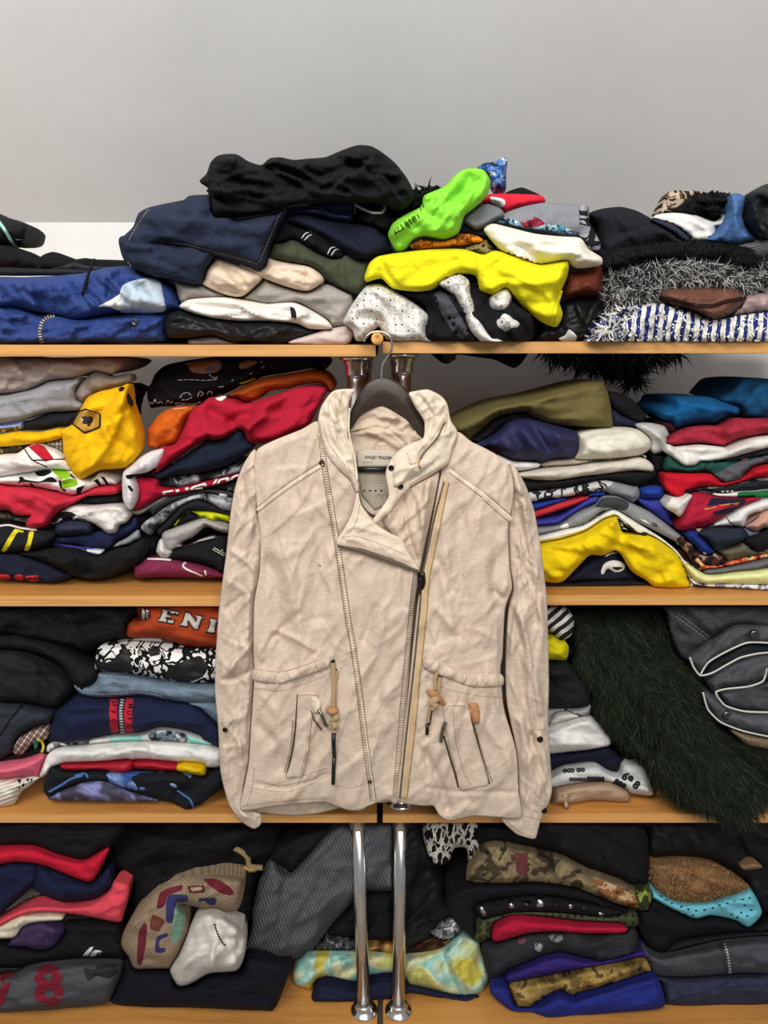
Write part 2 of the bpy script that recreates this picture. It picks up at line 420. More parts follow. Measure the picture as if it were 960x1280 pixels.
@dry
def patch(t, name, poly, mat, off=.0026, dec=(), smooth=True, label=None, parent=None, h=3, pucker=None):
    """a thin piece lying on the front of t"""
    b = pp(poly); b = resample(catmull(b) if smooth else b, h)
    lo, hi = b.min(0), b.max(0); gx, gy = np.meshgrid(np.arange(lo[0], hi[0], h), np.arange(lo[1], hi[1], h))
    q = np.stack([gx.ravel(), gy.ravel()], 1); q = q[inpoly(q, b)]
    if len(q): q = q[segdist(q, b, np.roll(b, -1, 0)) > h * .5]
    A = [b, q]; edges = [(i, (i + 1) % len(b)) for i in range(len(b))]; n0 = len(b) + len(q); dd = []
    for m, dp in dec:
        dq = pp(dp); dq = resample(dq, h); dd.append((m, dq)); A.append(dq); edges += [(n0 + i, n0 + (i + 1) % len(dq)) for i in range(len(dq))]; n0 += len(dq)
    A = np.vstack(A); r = delaunay_2d_cdt([Vector(p) for p in A], edges, [], 0, 1e-4, False)
    X = np.array([tuple(v) for v in r[0]]); T3 = np.array([f for f in r[2] if len(f) == 3]); T3 = T3[inpoly(X[T3].mean(1), b)]
    mi = np.zeros(len(T3), int); cen = X[T3].mean(1)
    for k, (m, dq) in enumerate(dd): mi[inpoly(cen, dq)] = k + 1
    used = np.unique(T3); re = -np.ones(len(X), int); re[used] = np.arange(len(used)); X = X[used]; T3 = re[T3]
    e1, e2 = X[T3[:, 1]] - X[T3[:, 0]], X[T3[:, 2]] - X[T3[:, 0]]; fl = (e1[:, 0]*e2[:, 1] - e1[:, 1]*e2[:, 0]) < 0
    T3[~fl] = T3[~fl][:, ::-1]
    d = segdist(X, b, np.roll(b, -1, 0)); ed = d < .05
    V = t.pos(X, off); V2 = t.pos(X, -.0006)
    if pucker:                                       # gathered along a drawstring
        c = catmull(pp(pucker[0]), False); q, sl = segdist(X, c[:-1], c[1:], True)
        n = vnoise(sl / pucker[2] + q * .02, q / 30, t.seed + 77); k = np.exp(-(q / pucker[3]) ** 2) * np.clip(d / 3, 0, 1)
        V[:, 1] -= pucker[1] / 1000 * (np.abs(2 * n - 1) + .35) * k
    V[ed] = V[ed] * .6 + V2[ed] * .4
    n = len(X); VV = np.vstack([V, V2]); FF = [tuple(f) for f in T3] + [tuple(f[::-1] + n) for f in T3]
    # rim
    from collections import Counter
    ec = Counter(); dirs = {}
    for f in T3:
        for i in range(3):
            a_, b_ = f[i], f[(i + 1) % 3]; kk = (min(a_, b_), max(a_, b_)); ec[kk] += 1; dirs[kk] = (a_, b_)
    m2 = list(mi) + [0] * len(T3)
    for kk, cnt in ec.items():
        if cnt == 1: a_, b_ = dirs[kk]; FF.append((b_, a_, a_ + n, b_ + n)); m2.append(0)
    UV = X / 100 * np.array([1, -1]); UV = np.vstack([UV, UV])
    o = link_mesh(name, VV, FF, [mat] + [m for m, _ in dd], parent or t.root, UV, m2)
    if label: o['label'] = label
    return o

def ribbon_geo(t, line, w, off, V, Fc, smooth=True, step=3.0):
    p = resample(catmull(line, False) if smooth and len(line) > 2 else line, step, False)
    tn = np.gradient(p, axis=0); tn /= (np.linalg.norm(tn, axis=1)[:, None] + 1e-9); nr = np.stack([-tn[:, 1], tn[:, 0]], 1)
    base = len(V); n = len(p); cols = []
    for k, o in ((-.5, -.0005), (-.28, off), (.28, off), (.5, -.0005)):
        cols.append(t.pos(p + nr * w * k, o))
    for i in range(n):
        for c in cols: V.append(c[i])
    for i in range(n - 1):
        for j in range(3):
            a = base + i * 4 + j; Fc.append((a, a + 4, a + 5, a + 1))
    Fc.append(tuple(base + j for j in range(4))); Fc.append(tuple(base + (n - 1) * 4 + j for j in (3, 2, 1, 0)))

@dry
def ribbon(t, name, lines, w, mat, off=.0012, label=None, parent=None, smooth=True, step=3.0):
    V, Fc = [], []
    for l in (lines if isinstance(lines, (list, tuple)) else [lines]): ribbon_geo(t, pp(l), w, off, V, Fc, smooth, step)
    uv = np.zeros((len(V), 2))
    for i in range(len(V)): uv[i] = ((i // 4) * step / 100, (i % 4) * w / 300)
    o = link_mesh(name, V, Fc, mat, parent or t.root, uv)
    if label: o['label'] = label
    return o

@dry
def ladder(t, name, line, w, gap, mat, thick=1.0, off=.0008, rails=True, parent=None):
    """double row of stitching with little cross stitches"""
    V, Fc = [], []; p = resample(catmull(pp(line), False), gap, False)
    tn = np.gradient(p, axis=0); tn /= np.linalg.norm(tn, axis=1)[:, None]; nr = np.stack([-tn[:, 1], tn[:, 0]], 1)
    for i in range(len(p)): ribbon_geo(t, np.array([p[i] - nr[i] * w / 2, p[i] + nr[i] * w / 2]), thick, off, V, Fc, False, w / 2)
    if rails:
        for k in (-.5, .5): ribbon_geo(t, p + nr * w * k, thick, off, V, Fc, False)
    return link_mesh(name, V, Fc, mat, parent or t.root)

@dry
def dashes(t, name, lines, mat, dash=2.6, gap=1.6, thick=.9, off=.0007, parent=None):
    V, Fc = [], []
    for l in lines:
        p = resample(catmull(pp(l), False), dash + gap, False)
        for a, b in zip(p[:-1], p[1:]): ribbon_geo(t, np.array([a, a + (b - a) * dash / (dash + gap)]), thick, off, V, Fc, False, dash)
    return link_mesh(name, V, Fc, mat, parent or t.root)

@dry
def letters(t, name, text, x, y, size, ang, mat, off=.002, shear=0, sx=1.0, label=None, parent=None, bold=0, arc=0):
    """writing laid on the front of t; x, y is its lower left corner in the current frame"""
    cu = bpy.data.curves.new('tmp', 'FONT'); cu.body = text; cu.size = 1; cu.shear = shear; cu.offset = bold; cu.resolution_u = 3
    ob = bpy.data.objects.new('tmp', cu); COL.objects.link(ob); dg = bpy.context.evaluated_depsgraph_get(); dg.update()
    me = bpy.data.meshes.new_from_object(ob.evaluated_get(dg)); bpy.data.objects.remove(ob)
    bm = bmesh.new(); bm.from_mesh(me); bmesh.ops.triangulate(bm, faces=bm.faces[:])
    for _ in range(3):
        lg = [e for e in bm.edges if e.calc_length() > .22]
        if lg: bmesh.ops.subdivide_edges(bm, edges=lg, cuts=1); bmesh.ops.triangulate(bm, faces=bm.faces[:])
    co = np.array([v.co[:2] for v in bm.verts]); fc = [[v.index for v in f.verts] for f in bm.faces]
    bm.free(); bpy.data.meshes.remove(me)
    p0 = pp(f'{x},{y}')[0]; k = size / FR[2]; a = math.radians(ang); ca, sa = math.cos(a), math.sin(a)
    tx, ty = co[:, 0] * k * sx, co[:, 1] * k
    if arc: ty = ty - arc * (tx / k) ** 2 * k
    X = np.stack([p0[0] + tx * ca - ty * sa, p0[1] - tx * sa - ty * ca], 1)
    V = t.pos(X, off); V2 = t.pos(X, .0001); n = len(X)
    fc2 = []
    for f in fc:
        q = X[f]; cr = (q[1][0]-q[0][0])*(q[2][1]-q[0][1]) - (q[1][1]-q[0][1])*(q[2][0]-q[0][0])
        f = f if cr < 0 else f[::-1]; fc2.append(tuple(f)); fc2.append(tuple(i + n for i in f[::-1]))
    o = link_mesh(name, np.vstack([V, V2]), fc2, mat, parent or t.root, smooth=False)
    if label: o['label'] = label
    return o

def flat_caps(o):
    n = len(o.data.polygons)
    for i in (n - 1, n - 2): o.data.polygons[i].use_smooth = False
    return o

@dry
def tube(name, pts, rad, mat, parent=None, n=10, smooth=True, k=5, flat=1.0):
    p = np.array(pts, float); p = catmull(p, False, k) if smooth and len(p) > 2 else p
    rad = np.full(len(p), rad) if np.isscalar(rad) else np.interp(np.linspace(0, 1, len(p)), np.linspace(0, 1, len(rad)), rad)
    tn = np.gradient(p, axis=0); tn /= np.linalg.norm(tn, axis=1)[:, None]
    up = np.array([0, 1., 0]) if abs(tn[0][1]) < .8 else np.array([1., 0, 0]); V = []; Fc = []
    for i in range(len(p)):
        a = np.cross(tn[i], up); a /= np.linalg.norm(a); b = np.cross(a, tn[i]); up = b
        for j in range(n):
            th = 2 * math.pi * j / n; V.append(p[i] + rad[i] * (a * math.cos(th) + b * math.sin(th) * flat))
    for i in range(len(p) - 1):
        for j in range(n): Fc.append((i*n+j, i*n+(j+1) % n, (i+1)*n+(j+1) % n, (i+1)*n+j))
    Fc.append(tuple(range(n))[::-1]); Fc.append(tuple((len(p)-1)*n + j for j in range(n)))
    uv = [((i // n) * .1, (i % n) / n) for i in range(len(V))]
    return flat_caps(link_mesh(name, V, Fc, mat, parent, uv))

@dry
def lathe(name, c, prof, mat, parent=None, axis='Z', n=28):
    """prof: (radius, height) pairs turned about an axis through c; axis 'F' faces the viewer side (-Y)"""
    V, Fc = [], []; m = len(prof)
    for (r, z) in prof:
        for j in range(n):
            a = 2 * math.pi * j / n; x, y = r * math.cos(a), r * math.sin(a)
            V.append((c[0] + x, c[1] + y, c[2] + z) if axis == 'Z' else (c[0] + x, c[1] - z, c[2] + y))
    for i in range(m - 1):
        for j in range(n): Fc.append((i*n+j, i*n+(j+1) % n, (i+1)*n+(j+1) % n, (i+1)*n+j))
    Fc.append(tuple(range(n))[::-1]); Fc.append(tuple((m-1)*n+j for j in range(n)))
    return flat_caps(link_mesh(name, V, Fc, mat, parent))

@dry
def snap(t, name, x, y, r, mat, parent=None):
    p = pp(f'{x},{y}'); c = t.pos(p)[0]; k = r / 800.0
    return lathe(name, c, [(k*1.02, -.0012), (k*1.02, .0014), (k*.86, .0028), (k*.62, .003), (k*.5, .0018), (k*.25, .0018), (k*.2, .0026)], mat, parent or t.root, 'F', 18)

def box(name, lo, hi, mat, parent=None, bev=.0015):
    bm = bmesh.new(); bmesh.ops.create_cube(bm, size=1)
    for v in bm.verts:
        for i in range(3): v.co[i] = lo[i] + (v.co[i] + .5) * (hi[i] - lo[i])
    if bev: bmesh.ops.bevel(bm, geom=bm.edges[:], offset=bev, segments=2, affect='EDGES')
    me = bpy.data.meshes.new(name); bm.to_mesh(me); bm.free(); me.materials.append(mat)
    o = bpy.data.objects.new(name, me); COL.objects.link(o)
    if parent is not None: o.parent = parent; o.matrix_parent_inverse = parent_inv(parent)
    return o

@dry
def strands(t, name, n, L, mats, w=.0011, flow=(0, -1), spread=.8, lift=.5, curl=.4, grav=.5, poly=None, wts=None, kind=None, seed=3, edge=0.0, seg=4):
    """hairs or yarn ends rooted on the front of t: flow is (right, up) along the cloth, lift is outwards"""
    rng = np.random.default_rng(seed); b = t.poly if poly is None else catmull(pp(poly)); lo, hi = b.min(0), b.max(0)
    X = np.zeros((0, 2))
    while len(X) < n:
        q = rng.uniform(lo, hi, (n * 2, 2)); q = q[inpoly(q, b)]
        if not len(q): break
        X = np.vstack([X, q])
    X = X[:n]; base = t.pos(X, -.0015)
    L = L * rng.uniform(.55, 1.25, n)
    if callable(flow): fx, fz = flow(X)
    else: fx, fz = np.full(n, flow[0], float), np.full(n, flow[1], float)
    dirs = np.stack([fx, np.full(n, -lift), fz], 1) + rng.normal(0, spread * .5, (n, 3)); dirs[:, 1] = -np.abs(dirs[:, 1])
    dirs /= np.linalg.norm(dirs, axis=1)[:, None]
    side = np.cross(dirs, rng.normal(0, .4, (n, 3)) + np.array([0, -1, 0])); side /= (np.linalg.norm(side, axis=1)[:, None] + 1e-9)
    cv = rng.normal(0, curl, (n, 3)); V = np.zeros((n, seg + 1, 2, 3)); p = base.copy(); d = dirs.copy()
    for k in range(seg + 1):
        ww = w * (1 - (k / seg) ** 1.6) + w * .08
        V[:, k, 0] = p - side * ww / 2; V[:, k, 1] = p + side * ww / 2
        p = p + d * (L / seg)[:, None]; d = d + cv / seg + np.array([0, 0, -grav / seg]); d /= np.linalg.norm(d, axis=1)[:, None]
    V = V.reshape(-1, 3); m = (seg + 1) * 2; Fc = np.zeros((n, seg, 4), int)
    for k in range(seg):
        Fc[:, k] = np.arange(n)[:, None] * m + np.array([2*k, 2*k+1, 2*k+3, 2*k+2])
    mi = np.repeat(rng.choice(len(mats), n, p=wts), seg)
    if t.fl is not None and kind != 'hang': V[:, 2] = np.maximum(V[:, 2], t.fl)
    o = link_mesh(name, V, Fc.reshape(-1, 4), mats, t.root, None, mi); o['kind'] = 'stuff'
    return o
C = cloth
# ---------------------------------------------------------------- the room
WALLY = 1.74
def wallmat(name, h, rough=.85):
    t = NT(name); tc = t.add('ShaderNodeTexCoord'); n = t.noise(tc.outputs['Object'], 3.5, 5, .6); f = t.noise(tc.outputs['Object'], 60, 3)
    t.link(t.ramp(n, [(.3, shade(h, .95)), (.7, shade(h, 1.04))]), t.b.inputs['Base Color']); t.b.inputs['Roughness'].default_value = rough
    t.bump([(n, .06, .02), (f, .05, .002)]); return t.m
def slab(name, lo, hi, mat, kind='structure'):
    o = box(name, lo, hi, mat, None, 0); o['kind'] = kind; return o
W_WALL = wallmat('white_paint', '#eeeeec'); G_WALL = wallmat('grey_paint', '#e2e2e1')
ZW = zat(278, WALLY)
slab('floor', (-1.2, -2.2, -.05), (2.6, WALLY + .1, 0), plainmat('#8d8478', .6))
slab('wall_back', (-1.2, WALLY, 0), (2.6, WALLY + .1, ZW + .02), W_WALL)
slab('wall_left', (-.92, .9, 0), (-.83, WALLY + .05, ZW + .9), W_WALL)
# attic slope rising from the top of the back wall towards the room
bm_v = []; sl = 1.05; L = 1.35
for x in (-1.2, 2.6):
    for (dy, dz) in ((0, 0), (-L, L * sl), (-L, L * sl + .1), (.1, .1)): bm_v.append((x, WALLY + dy, ZW + dz))
o = link_mesh('ceiling', bm_v, [(0, 4, 5, 1), (1, 5, 6, 2), (2, 6, 7, 3), (3, 7, 4, 0), (0, 1, 2, 3), (7, 6, 5, 4)], G_WALL, smooth=False); o['kind'] = 'structure'

# ---------------------------------------------------------------- shelving
OAK = woodmat('#a3692f', '#c98d4a', name='oak_laminate', rough=.38)
EDGE = woodmat('#b07a3c', '#d09a58', name='oak_edging', rough=.45)
DARKEND = plainmat('#1d1712', .6, 0, 'dark_edge')
CHROME = plainmat('#e4e1de', .22, 1, 'chrome')
YF, YBK = 1.2, 1.64
tops = {1: (431, 427), 2: (745, 743.5), 3: (1017, 1017), 4: (1282, 1282)}
FL = {}
where = {1: 'top shelf', 2: 'second shelf from the top', 3: 'third shelf from the top', 4: 'lowest shelf'}
XL, XR = float(at(470.5, 431, YF)[0]), float(at(477.5, 431, YF)[0])
for n, (l, r) in tops.items():
    for side, py in (('left', l), ('right', r)):
        z = zat(py, YF); FL[n, side] = z; th = .0178
        x0, x1 = (-.826, XL) if side == 'left' else (XR, .86)
        e = empty('shelf_board', ((x0 + x1) / 2, YF, z - th), f'oak board of the {where[n]}, {side} of the pole gap', 'shelf', 'oak shelf boards')
        box('board', (x0 + .001, YF + .0008, z - th), (x1 - .001, YBK, z), OAK, e, .0008)
        b = box('front_edging', (x0 + .001, YF - .0012, z - th + .0004), (x1 - .001, YF + .0008, z - .0004), EDGE, e, .0004)
        ex = x1 - .001 if side == 'left' else x0
        box('end_edging', (ex, YF, z - th + .0003), (ex + .001, YBK, z - .0003), DARKEND, e, 0)

def pole(x0, z0, x1, z1, y, label, r=.0125):
    e = empty('chrome_pole', (x1, y, z1), label, 'pole', 'chrome shelf poles')
    a = np.array([x0, y, z0 - .002]); b = np.array([x1, y, z1 + .002])
    tube('tube', [a, b], r, CHROME, e, 24, False)
    lathe('base_flange', b - [0, 0, .002], [(.0255, 0), (.0262, .0025), (.024, .0055), (.0185, .009), (.0165, .0125), (.0165, .018), (.0135, .0195)], CHROME, e)
    lathe('top_socket', a - [0, 0, .026], [(.0135, -.003), (.0155, 0), (.0155, .015), (.0185, .017), (.0185, .0215), (.024, .0225), (.025, .0272), (.02, .0278)], CHROME, e)
gap = {1: 'between the top two shelves', 2: 'behind the jacket above the third shelf', 3: 'rising from the lowest shelf'}
PX = {1: ((444, 445), (504, 503)), 2: ((445, 446.5), (502.5, 501)), 3: ((447, 455), (501, 498))}
for n in (1, 2, 3):
    for i, side in enumerate(('left', 'right')):
        za = FL[n, side] - .0178; zb = FL[n + 1, side]; y = 1.232; ax, bx = PX[n][i]
        # image columns where the pole meets the boards
        pa = at(ax, 450 if n == 1 else 757 if n == 2 else 1040, y); pb = at(bx, 740 if n == 1 else 1010 if n == 2 else 1265, y)
        pole(float(pa[0]), za, float(pb[0]), zb, y, f'chrome tube pole {gap[n]}, {"left" if i == 0 else "right"} one of the pair')
        if n == 1:
            xr = float(at((456, 497)[i], 460, 1.5)[0])
            pole(xr, za, xr, zb, 1.5, f'rear chrome pole under the top shelf, behind the {side} front pole', .0125)

# wooden dowel that sticks out of the gap between the top boards
dw = at(471.5, 423.5, 1.1); e = empty('hanging_dowel', (dw[0], 1.1, dw[2]), 'short round wooden dowel sticking out between the top boards and holding the hanger', 'rod')
DOW = woodmat('#a8702e', '#cf9a52', name='dowel_wood')
def ydisc(name, y0, y1, r, mat, par):
    lathe(name, (dw[0], y1, dw[2]), [(r * .9, 0), (r, .002), (r, y1 - y0 - .002), (r * .9, y1 - y0)], mat, par, 'F', 24)
ydisc('rod', 1.1, 1.62, .0086, DOW, e)
END = NT('dowel_end'); tc = END.add('ShaderNodeTexCoord'); nn = END.noise(tc.outputs['Object'], 190, 3, .7)
END.link(END.ramp(nn, [(.35, '#8a5a20'), (.5, '#c8903c'), (.68, '#e8c070')]), END.b.inputs['Base Color'])
ydisc('end_grain', 1.0975, 1.1005, .0078, END.m, e)
def clothes():
    # ================================================================ TOP SHELF
    C = cloth
    BLACK = C('#16161a'); BLACK2 = C('#202024'); NAVY = C('#1a2036'); WHITE = C('#ece8e2'); CREAM = C('#e8dac2')
    ctx(Y=1.25, floor=FL[1, 'left'] + .0004, group='clothes piled on the top shelf', D=.2)
    frame(0, 170, 3)
    RBLUE = C('#2d427c', rough=.6, wr=.8)
    j = g('padded_jacket', 'royal blue padded jacket folded at the left end of the top shelf', 'jacket',
      '-30,640 60,645 130,668 220,676 300,690 420,672 560,668 628,668 618,700 608,740 604,770 400,780 200,780 -30,780', RBLUE, 'folded_body',
      fold=(10, 7, 70, 16), T=.022, r=20, cr=[('300,700 280,780', 4, 5), ('0,700 130,720', 4, 4)])
    sl = part(j, 'sleeve', '-30,535 90,530 200,525 310,515 400,494 470,489 540,500 600,530 645,570 666,610 676,655 620,667 560,665 440,662 330,682 270,687 220,672 120,657 60,642 -30,637', RBLUE,
      fold=(-55, 8, 90, 22), T=.03, r=26, cr=[('410,600 420,540 470,505 560,510', 5, 8), ('200,525 215,670', 3, 4)])
    patch(sl, 'lining', '452,660 448,600 460,560 500,542 560,532 600,545 613,600 620,655 560,666 500,664', C('#b9c6d2'), label='pale grey-blue lining')
    patch(sl, 'cuff', '368,640 420,612 452,592 458,630 448,656 410,640', C('#dcdcdc'))
    ribbon(j, 'zipper', '206,671 172,682 152,712 150,745 158,778', 16 / 3, C('#8d8a84', 'bands', cols=['#3a3a3a', '#b5b0a6'], sc=9, stops=[0, .5], dist=0), .0022)
    snap(j, 'snap_button', 507, 697, 5, plainmat('#55565a', .35, 1))
    dashes(j, 'stitching', ['488,682 490,770', '528,680 530,765'], C('#13225c'))
    g('belt', 'black webbing belt lying along the top of the blue padded jacket', 'belt', '-30,494 150,499 270,500 330,506 332,520 200,522 -30,522', C('#1b1b1d', rough=.6), dY=.02, T=.01, D=.05, fold=None)
    frame(0, 250, 6)
    st = g('strap', 'thin black cord end hanging down over the blue padded jacket', 'strap', '697,442 714,446 672,560 630,708 612,700 655,545', C('#101013', rough=.5), Y=1.212, T=.004, r=6, D=.004, fold=None, floor=None)
    b = g('bag', 'black zipped bag with a mint strap at the far left of the top shelf', 'bag', '-60,90 0,118 110,148 190,175 212,200 210,250 195,300 160,340 90,345 -60,345', C('#15161b', rough=.65), 'bag_body', Y=1.40, T=.05, r=30, D=.1, fold=(0, 4, 60, 40), floor=None)
    ribbon(b, 'strap', '-10,160 30,215 80,300 130,380 170,455 190,512', 26 / 6, C('#9fd6cd', rough=.5), .004, label='mint green strap')
    dashes(b, 'zip_print', ['120,298 175,298'], plainmat('#a5a5a5', .5), 2, 1.5, .9)
    g('rolled_top', 'black rolled top lying under the bag at the far left', 'top', '-60,345 100,350 180,385 215,420 255,470 262,512 130,520 -60,515', C('#17171a'), Y=1.38, T=.03, r=26, D=.12, fold=(-40, 8, 60, 18))
    t = g('trousers', 'black trousers bunched against the white wall behind the blue jacket', 'trousers', '276,510 280,450 330,410 390,390 440,398 500,420 560,446 640,436 720,446 960,455 1010,480 1000,540 700,550 400,540 290,525', C('#121214'), 'folded_body', Y=1.36, T=.03, r=26, D=.15, fold=(10, 6, 90, 25))
    patch(t, 'pocket_flap', '390,510 470,495 560,470 640,490 760,500 900,500 800,520 650,545 450,530', C('#35373a'), label='dark grey pocket flap')

    frame(0, 170, 3)
    DEN = C('#262d40', 'denim', wr=.3)
    d = g('denim_jacket', 'dark indigo denim jacket draped over the left end of the pile', 'jacket',
      '445,395 460,375 560,385 700,395 800,420 805,450 770,500 748,552 640,537 560,517 490,492 460,455', DEN, 'sleeve', Y=1.215, T=.028, r=26, D=.1, fold=(-15, 4, 130, 30), cr=[('575,432 640,420 760,440', 5, 7)], floor=None)
    u = part(d, 'back_panel', '446,395 470,370 500,340 520,290 560,268 640,250 690,240 712,224 790,221 900,230 1075,255 1040,340 1005,420 978,497 900,470 780,442 680,416 610,404 575,430 540,470 500,492 470,450', DEN,
      Y=1.203, T=.028, r=30, D=.1, fold=(-12, 4, 150, 40), cr=[('700,245 780,225 800,300', 8, 3), ('540,300 500,380 490,470', 6, 3)])
    TAN = C('#a08a68')
    for q in ('556,275 508,345 480,400 478,470 495,492', '600,398 690,406 790,432 900,460 970,482', '1062,262 1030,340 998,415 970,478'): dashes(u, 'topstitching', [q], TAN, 3, 1.4, 1)
    ladder(d, 'hem_stitching', '560,500 640,521 745,535', 3, 3, C('#31405e'))

    g('sweater', 'black filler cloth added for dark gaps, behind the left half of the top shelf pile', 'sweater', '0,600 230,540 480,500 560,330 760,262 830,160 1300,130 1480,225 1540,330 1600,420 1500,776 0,776', BLACK, Y=1.49, T=.02, D=.08)  # added filler, no real garment: keeps the white wall from showing through gaps
    frame(200, 170, 3)
    g('scarf', 'black crinkled scarf heaped on top of the denim jacket', 'scarf',
      '148,170 175,142 190,100 215,75 250,68 290,70 330,95 380,110 410,85 450,80 500,90 560,85 620,80 680,55 740,35 790,38 830,60 880,100 920,150 945,195 952,235 920,272 880,277 840,252 780,248 700,244 600,248 500,252 450,267 400,283 300,300 212,306 196,290 190,222 172,206 182,196',
      C('#151517', wr=1.0), Y=1.19, T=.04, r=32, D=.16, fold=(-15, 11, 70, 12), cr=[('330,100 420,120 500,150 640,130 720,100', 9, 10), ('190,230 300,240 450,210 560,170', 8, 9), ('780,60 850,140 880,250', 9, 9), ('380,110 470,150 560,190 700,200', 6, 8)], floor=None)
    t = g('jeans', 'dark blue jeans with a flat seam, squeezed under the black scarf', 'jeans', '462,300 480,268 560,258 640,240 722,245 726,318 660,330 560,325 480,322', C('#232b40', 'denim'), 'folded_body', Y=1.235, T=.02, D=.12, floor=None)
    ribbon(t, 'seam', ['480,272 560,266 600,268 650,300 710,305', '560,284 610,280 640,300'], 4, C('#3a4666', 'denim'), .002)
    t = g('sweatshirt', 'black sweatshirt with a white drawcord loop beside the black scarf', 'sweatshirt', '700,300 720,252 760,245 850,250 930,268 1000,262 1030,200 1060,215 1040,290 980,350 930,380 880,395 840,372 780,345', C('#111114'), 'folded_body', Y=1.24, T=.025, r=24, D=.14, fold=(10, 6, 80, 24), floor=None)
    W_PL = plainmat('#d9d9d6', .35)
    tube('drawcord', [t.pos(pp(q))[0] + np.array([0, -.003, 0]) for q in ('726,256', '760,274', '800,290', '830,289', '844,272', '838,256')], .0022, W_PL, t.root, 8)
    t = g('joggers', 'black ribbed joggers with white-lined cuffs under the navy sweatpants', 'trousers', '420,395 440,340 490,322 540,342 600,388 680,428 696,450 640,458 580,432 500,385 460,398', C('#141416', 'rib', sc=9, rot=40), 'legs', Y=1.224, T=.016, D=.1, floor=None)
    ribbon(t, 'cuff_stripe', ['530,385 545,365 558,362', '540,392 558,374 570,370', '628,445 640,420 662,416', '642,450 655,428 676,424', '555,352 570,345 580,352', '565,360 578,354 590,360'], 1.6, W_PL, .0014, label='white cuff stripes')
    g('sweatpants', 'navy sweatpants lying diagonally between olive and lime clothes', 'trousers', '470,310 530,290 600,310 680,325 800,338 830,370 872,390 884,422 850,445 780,468 740,462 700,440 640,402 560,352 500,330', C('#171b2b'), Y=1.222, T=.025, r=24, D=.12, fold=(-25, 6, 120, 24), floor=None)
    t = g('trousers', 'olive green trousers rolled above the grey pair on the top shelf', 'trousers', '395,450 420,412 500,380 560,398 620,438 700,446 772,462 778,552 742,592 700,577 650,552 600,522 540,492 470,470', C('#454a38'), 'rolled_leg', Y=1.225, T=.026, r=22, D=.14, fold=(-70, 5, 70, 30), cr=[('520,400 530,470', 5, 4), ('690,450 680,500 690,560', 5, 4)], floor=None)
    c = g('trousers', 'pale peach cotton trousers folded under the denim jacket', 'trousers', '148,545 182,465 200,450 262,472 332,500 382,530 342,572 300,602 240,592', C('#e3cdb4'), 'folded_leg', Y=1.222, T=.018, D=.1, fold=(-15, 6, 90, 14), cr=[('165,540 230,575 300,588', 3, 6), ('200,480 260,500 320,560', 4, 6)], floor=None)
    part(c, 'second_leg', '385,455 450,470 560,490 606,522 612,545 560,577 525,577 470,562 400,537 332,505 290,478 375,497', C('#e6cfb8'), T=.014, fold=(-18, 6, 120, 12), cr=[('330,500 450,540 560,570', 3, 3), ('560,490 545,570', 3, 3)])
    dashes(c, 'topstitching', ['175,480 160,540 240,580 300,590'], C('#b89a78'))
    g('trousers', 'taupe grey trousers folded above the white jeans', 'trousers', '60,545 150,548 240,595 310,605 330,575 380,545 400,540 520,577 620,555 690,570 722,600 720,690 704,716 640,720 560,655 500,628 400,628 330,615 110,618 76,622', C('#a39c94'), dY=-.01, lay=2, T=.022, r=22, D=.13, fold=(-20, 5, 120, 26), cr=[('340,590 380,620 480,600 600,565', 4, 7)])
    w = g('jeans', 'folded white jeans above the black leather jacket', 'jeans', '72,640 110,613 240,605 330,618 400,630 500,625 560,650 625,690 645,722 560,722 510,702 400,692 300,692 200,682 120,662', C('#e9e4da'), 'folded_body', dY=-.022, lay=2, T=.022, r=13, D=.12, fold=(-4, 5, 120, 10), cr=[('118,632 200,640 330,650 490,655', 3.5, 8), ('150,655 300,668 480,680', 3, 6)])
    patch(w, 'opening', '488,640 505,648 512,672 508,690 494,684', C('#1c1a18'), label='dark opening of the rolled leg')
    ribbon(w, 'belt_loop', '262,668 258,690', 4, C('#e6e0d4'), .003)
    g('leather_jacket', 'black leather jacket folded flat under the white jeans', 'jacket', '18,690 28,660 80,655 150,680 280,692 400,692 480,702 560,722 585,737 520,762 440,776 350,772 280,772 200,747 100,757 28,752', C('#1c1d1f', 'leather', rough=.42), dY=-.012, lay=2, T=.024, r=20, D=.15, fold=(-8, 6, 110, 18))
    g('top', 'dusty brown top showing under the black leather jacket', 'top', '112,755 200,748 290,773 320,784 240,786 112,786', C('#7c6a62', rough=.6), T=.014, D=.15)
    g('top', 'pale pinkish blouse pressed against the left lace skirt', 'blouse', '480,775 560,746 640,722 712,712 728,730 716,768 690,786 600,786', C('#cdbdb8', rough=.6), dY=-.015, T=.02, r=18, D=.13, fold=(8, 4, 90, 14))

    # ---- middle heap
    frame(420, 170, 960 / 340)
    LACE = C('#d8d6d0', 'spots', sc=13, dist=.5, cols=['#7a7874', '#dedcd6', '#c4c2bc', '#eceae4'], stops=[0, .2, .45, .55])
    LACE2 = C('#c9c6c0', 'spots', sc=9, dist=.9, cols=['#77767a', '#cfcdc8', '#a8a6a2', '#e8e6e0'], stops=[0, .2, .42, .52])
    ctx(floor=FL[1, 'right'] + .0004)
    s = g('skirt', 'black skirt with white lace panels bundled at the front of the top shelf', 'skirt', '190,545 240,535 330,540 380,520 470,500 520,505 600,545 650,590 700,612 708,680 692,722 620,750 540,757 450,742 360,738 300,720 320,640 305,592 230,562', C('#17171b', wr=.8), 'skirt_body', Y=1.215, T=.04, r=34, D=.15, fold=(-60, 8, 120, 26), cr=[('340,540 350,640 400,730', 6, 6), ('470,500 520,600 600,700', 6, 6)])
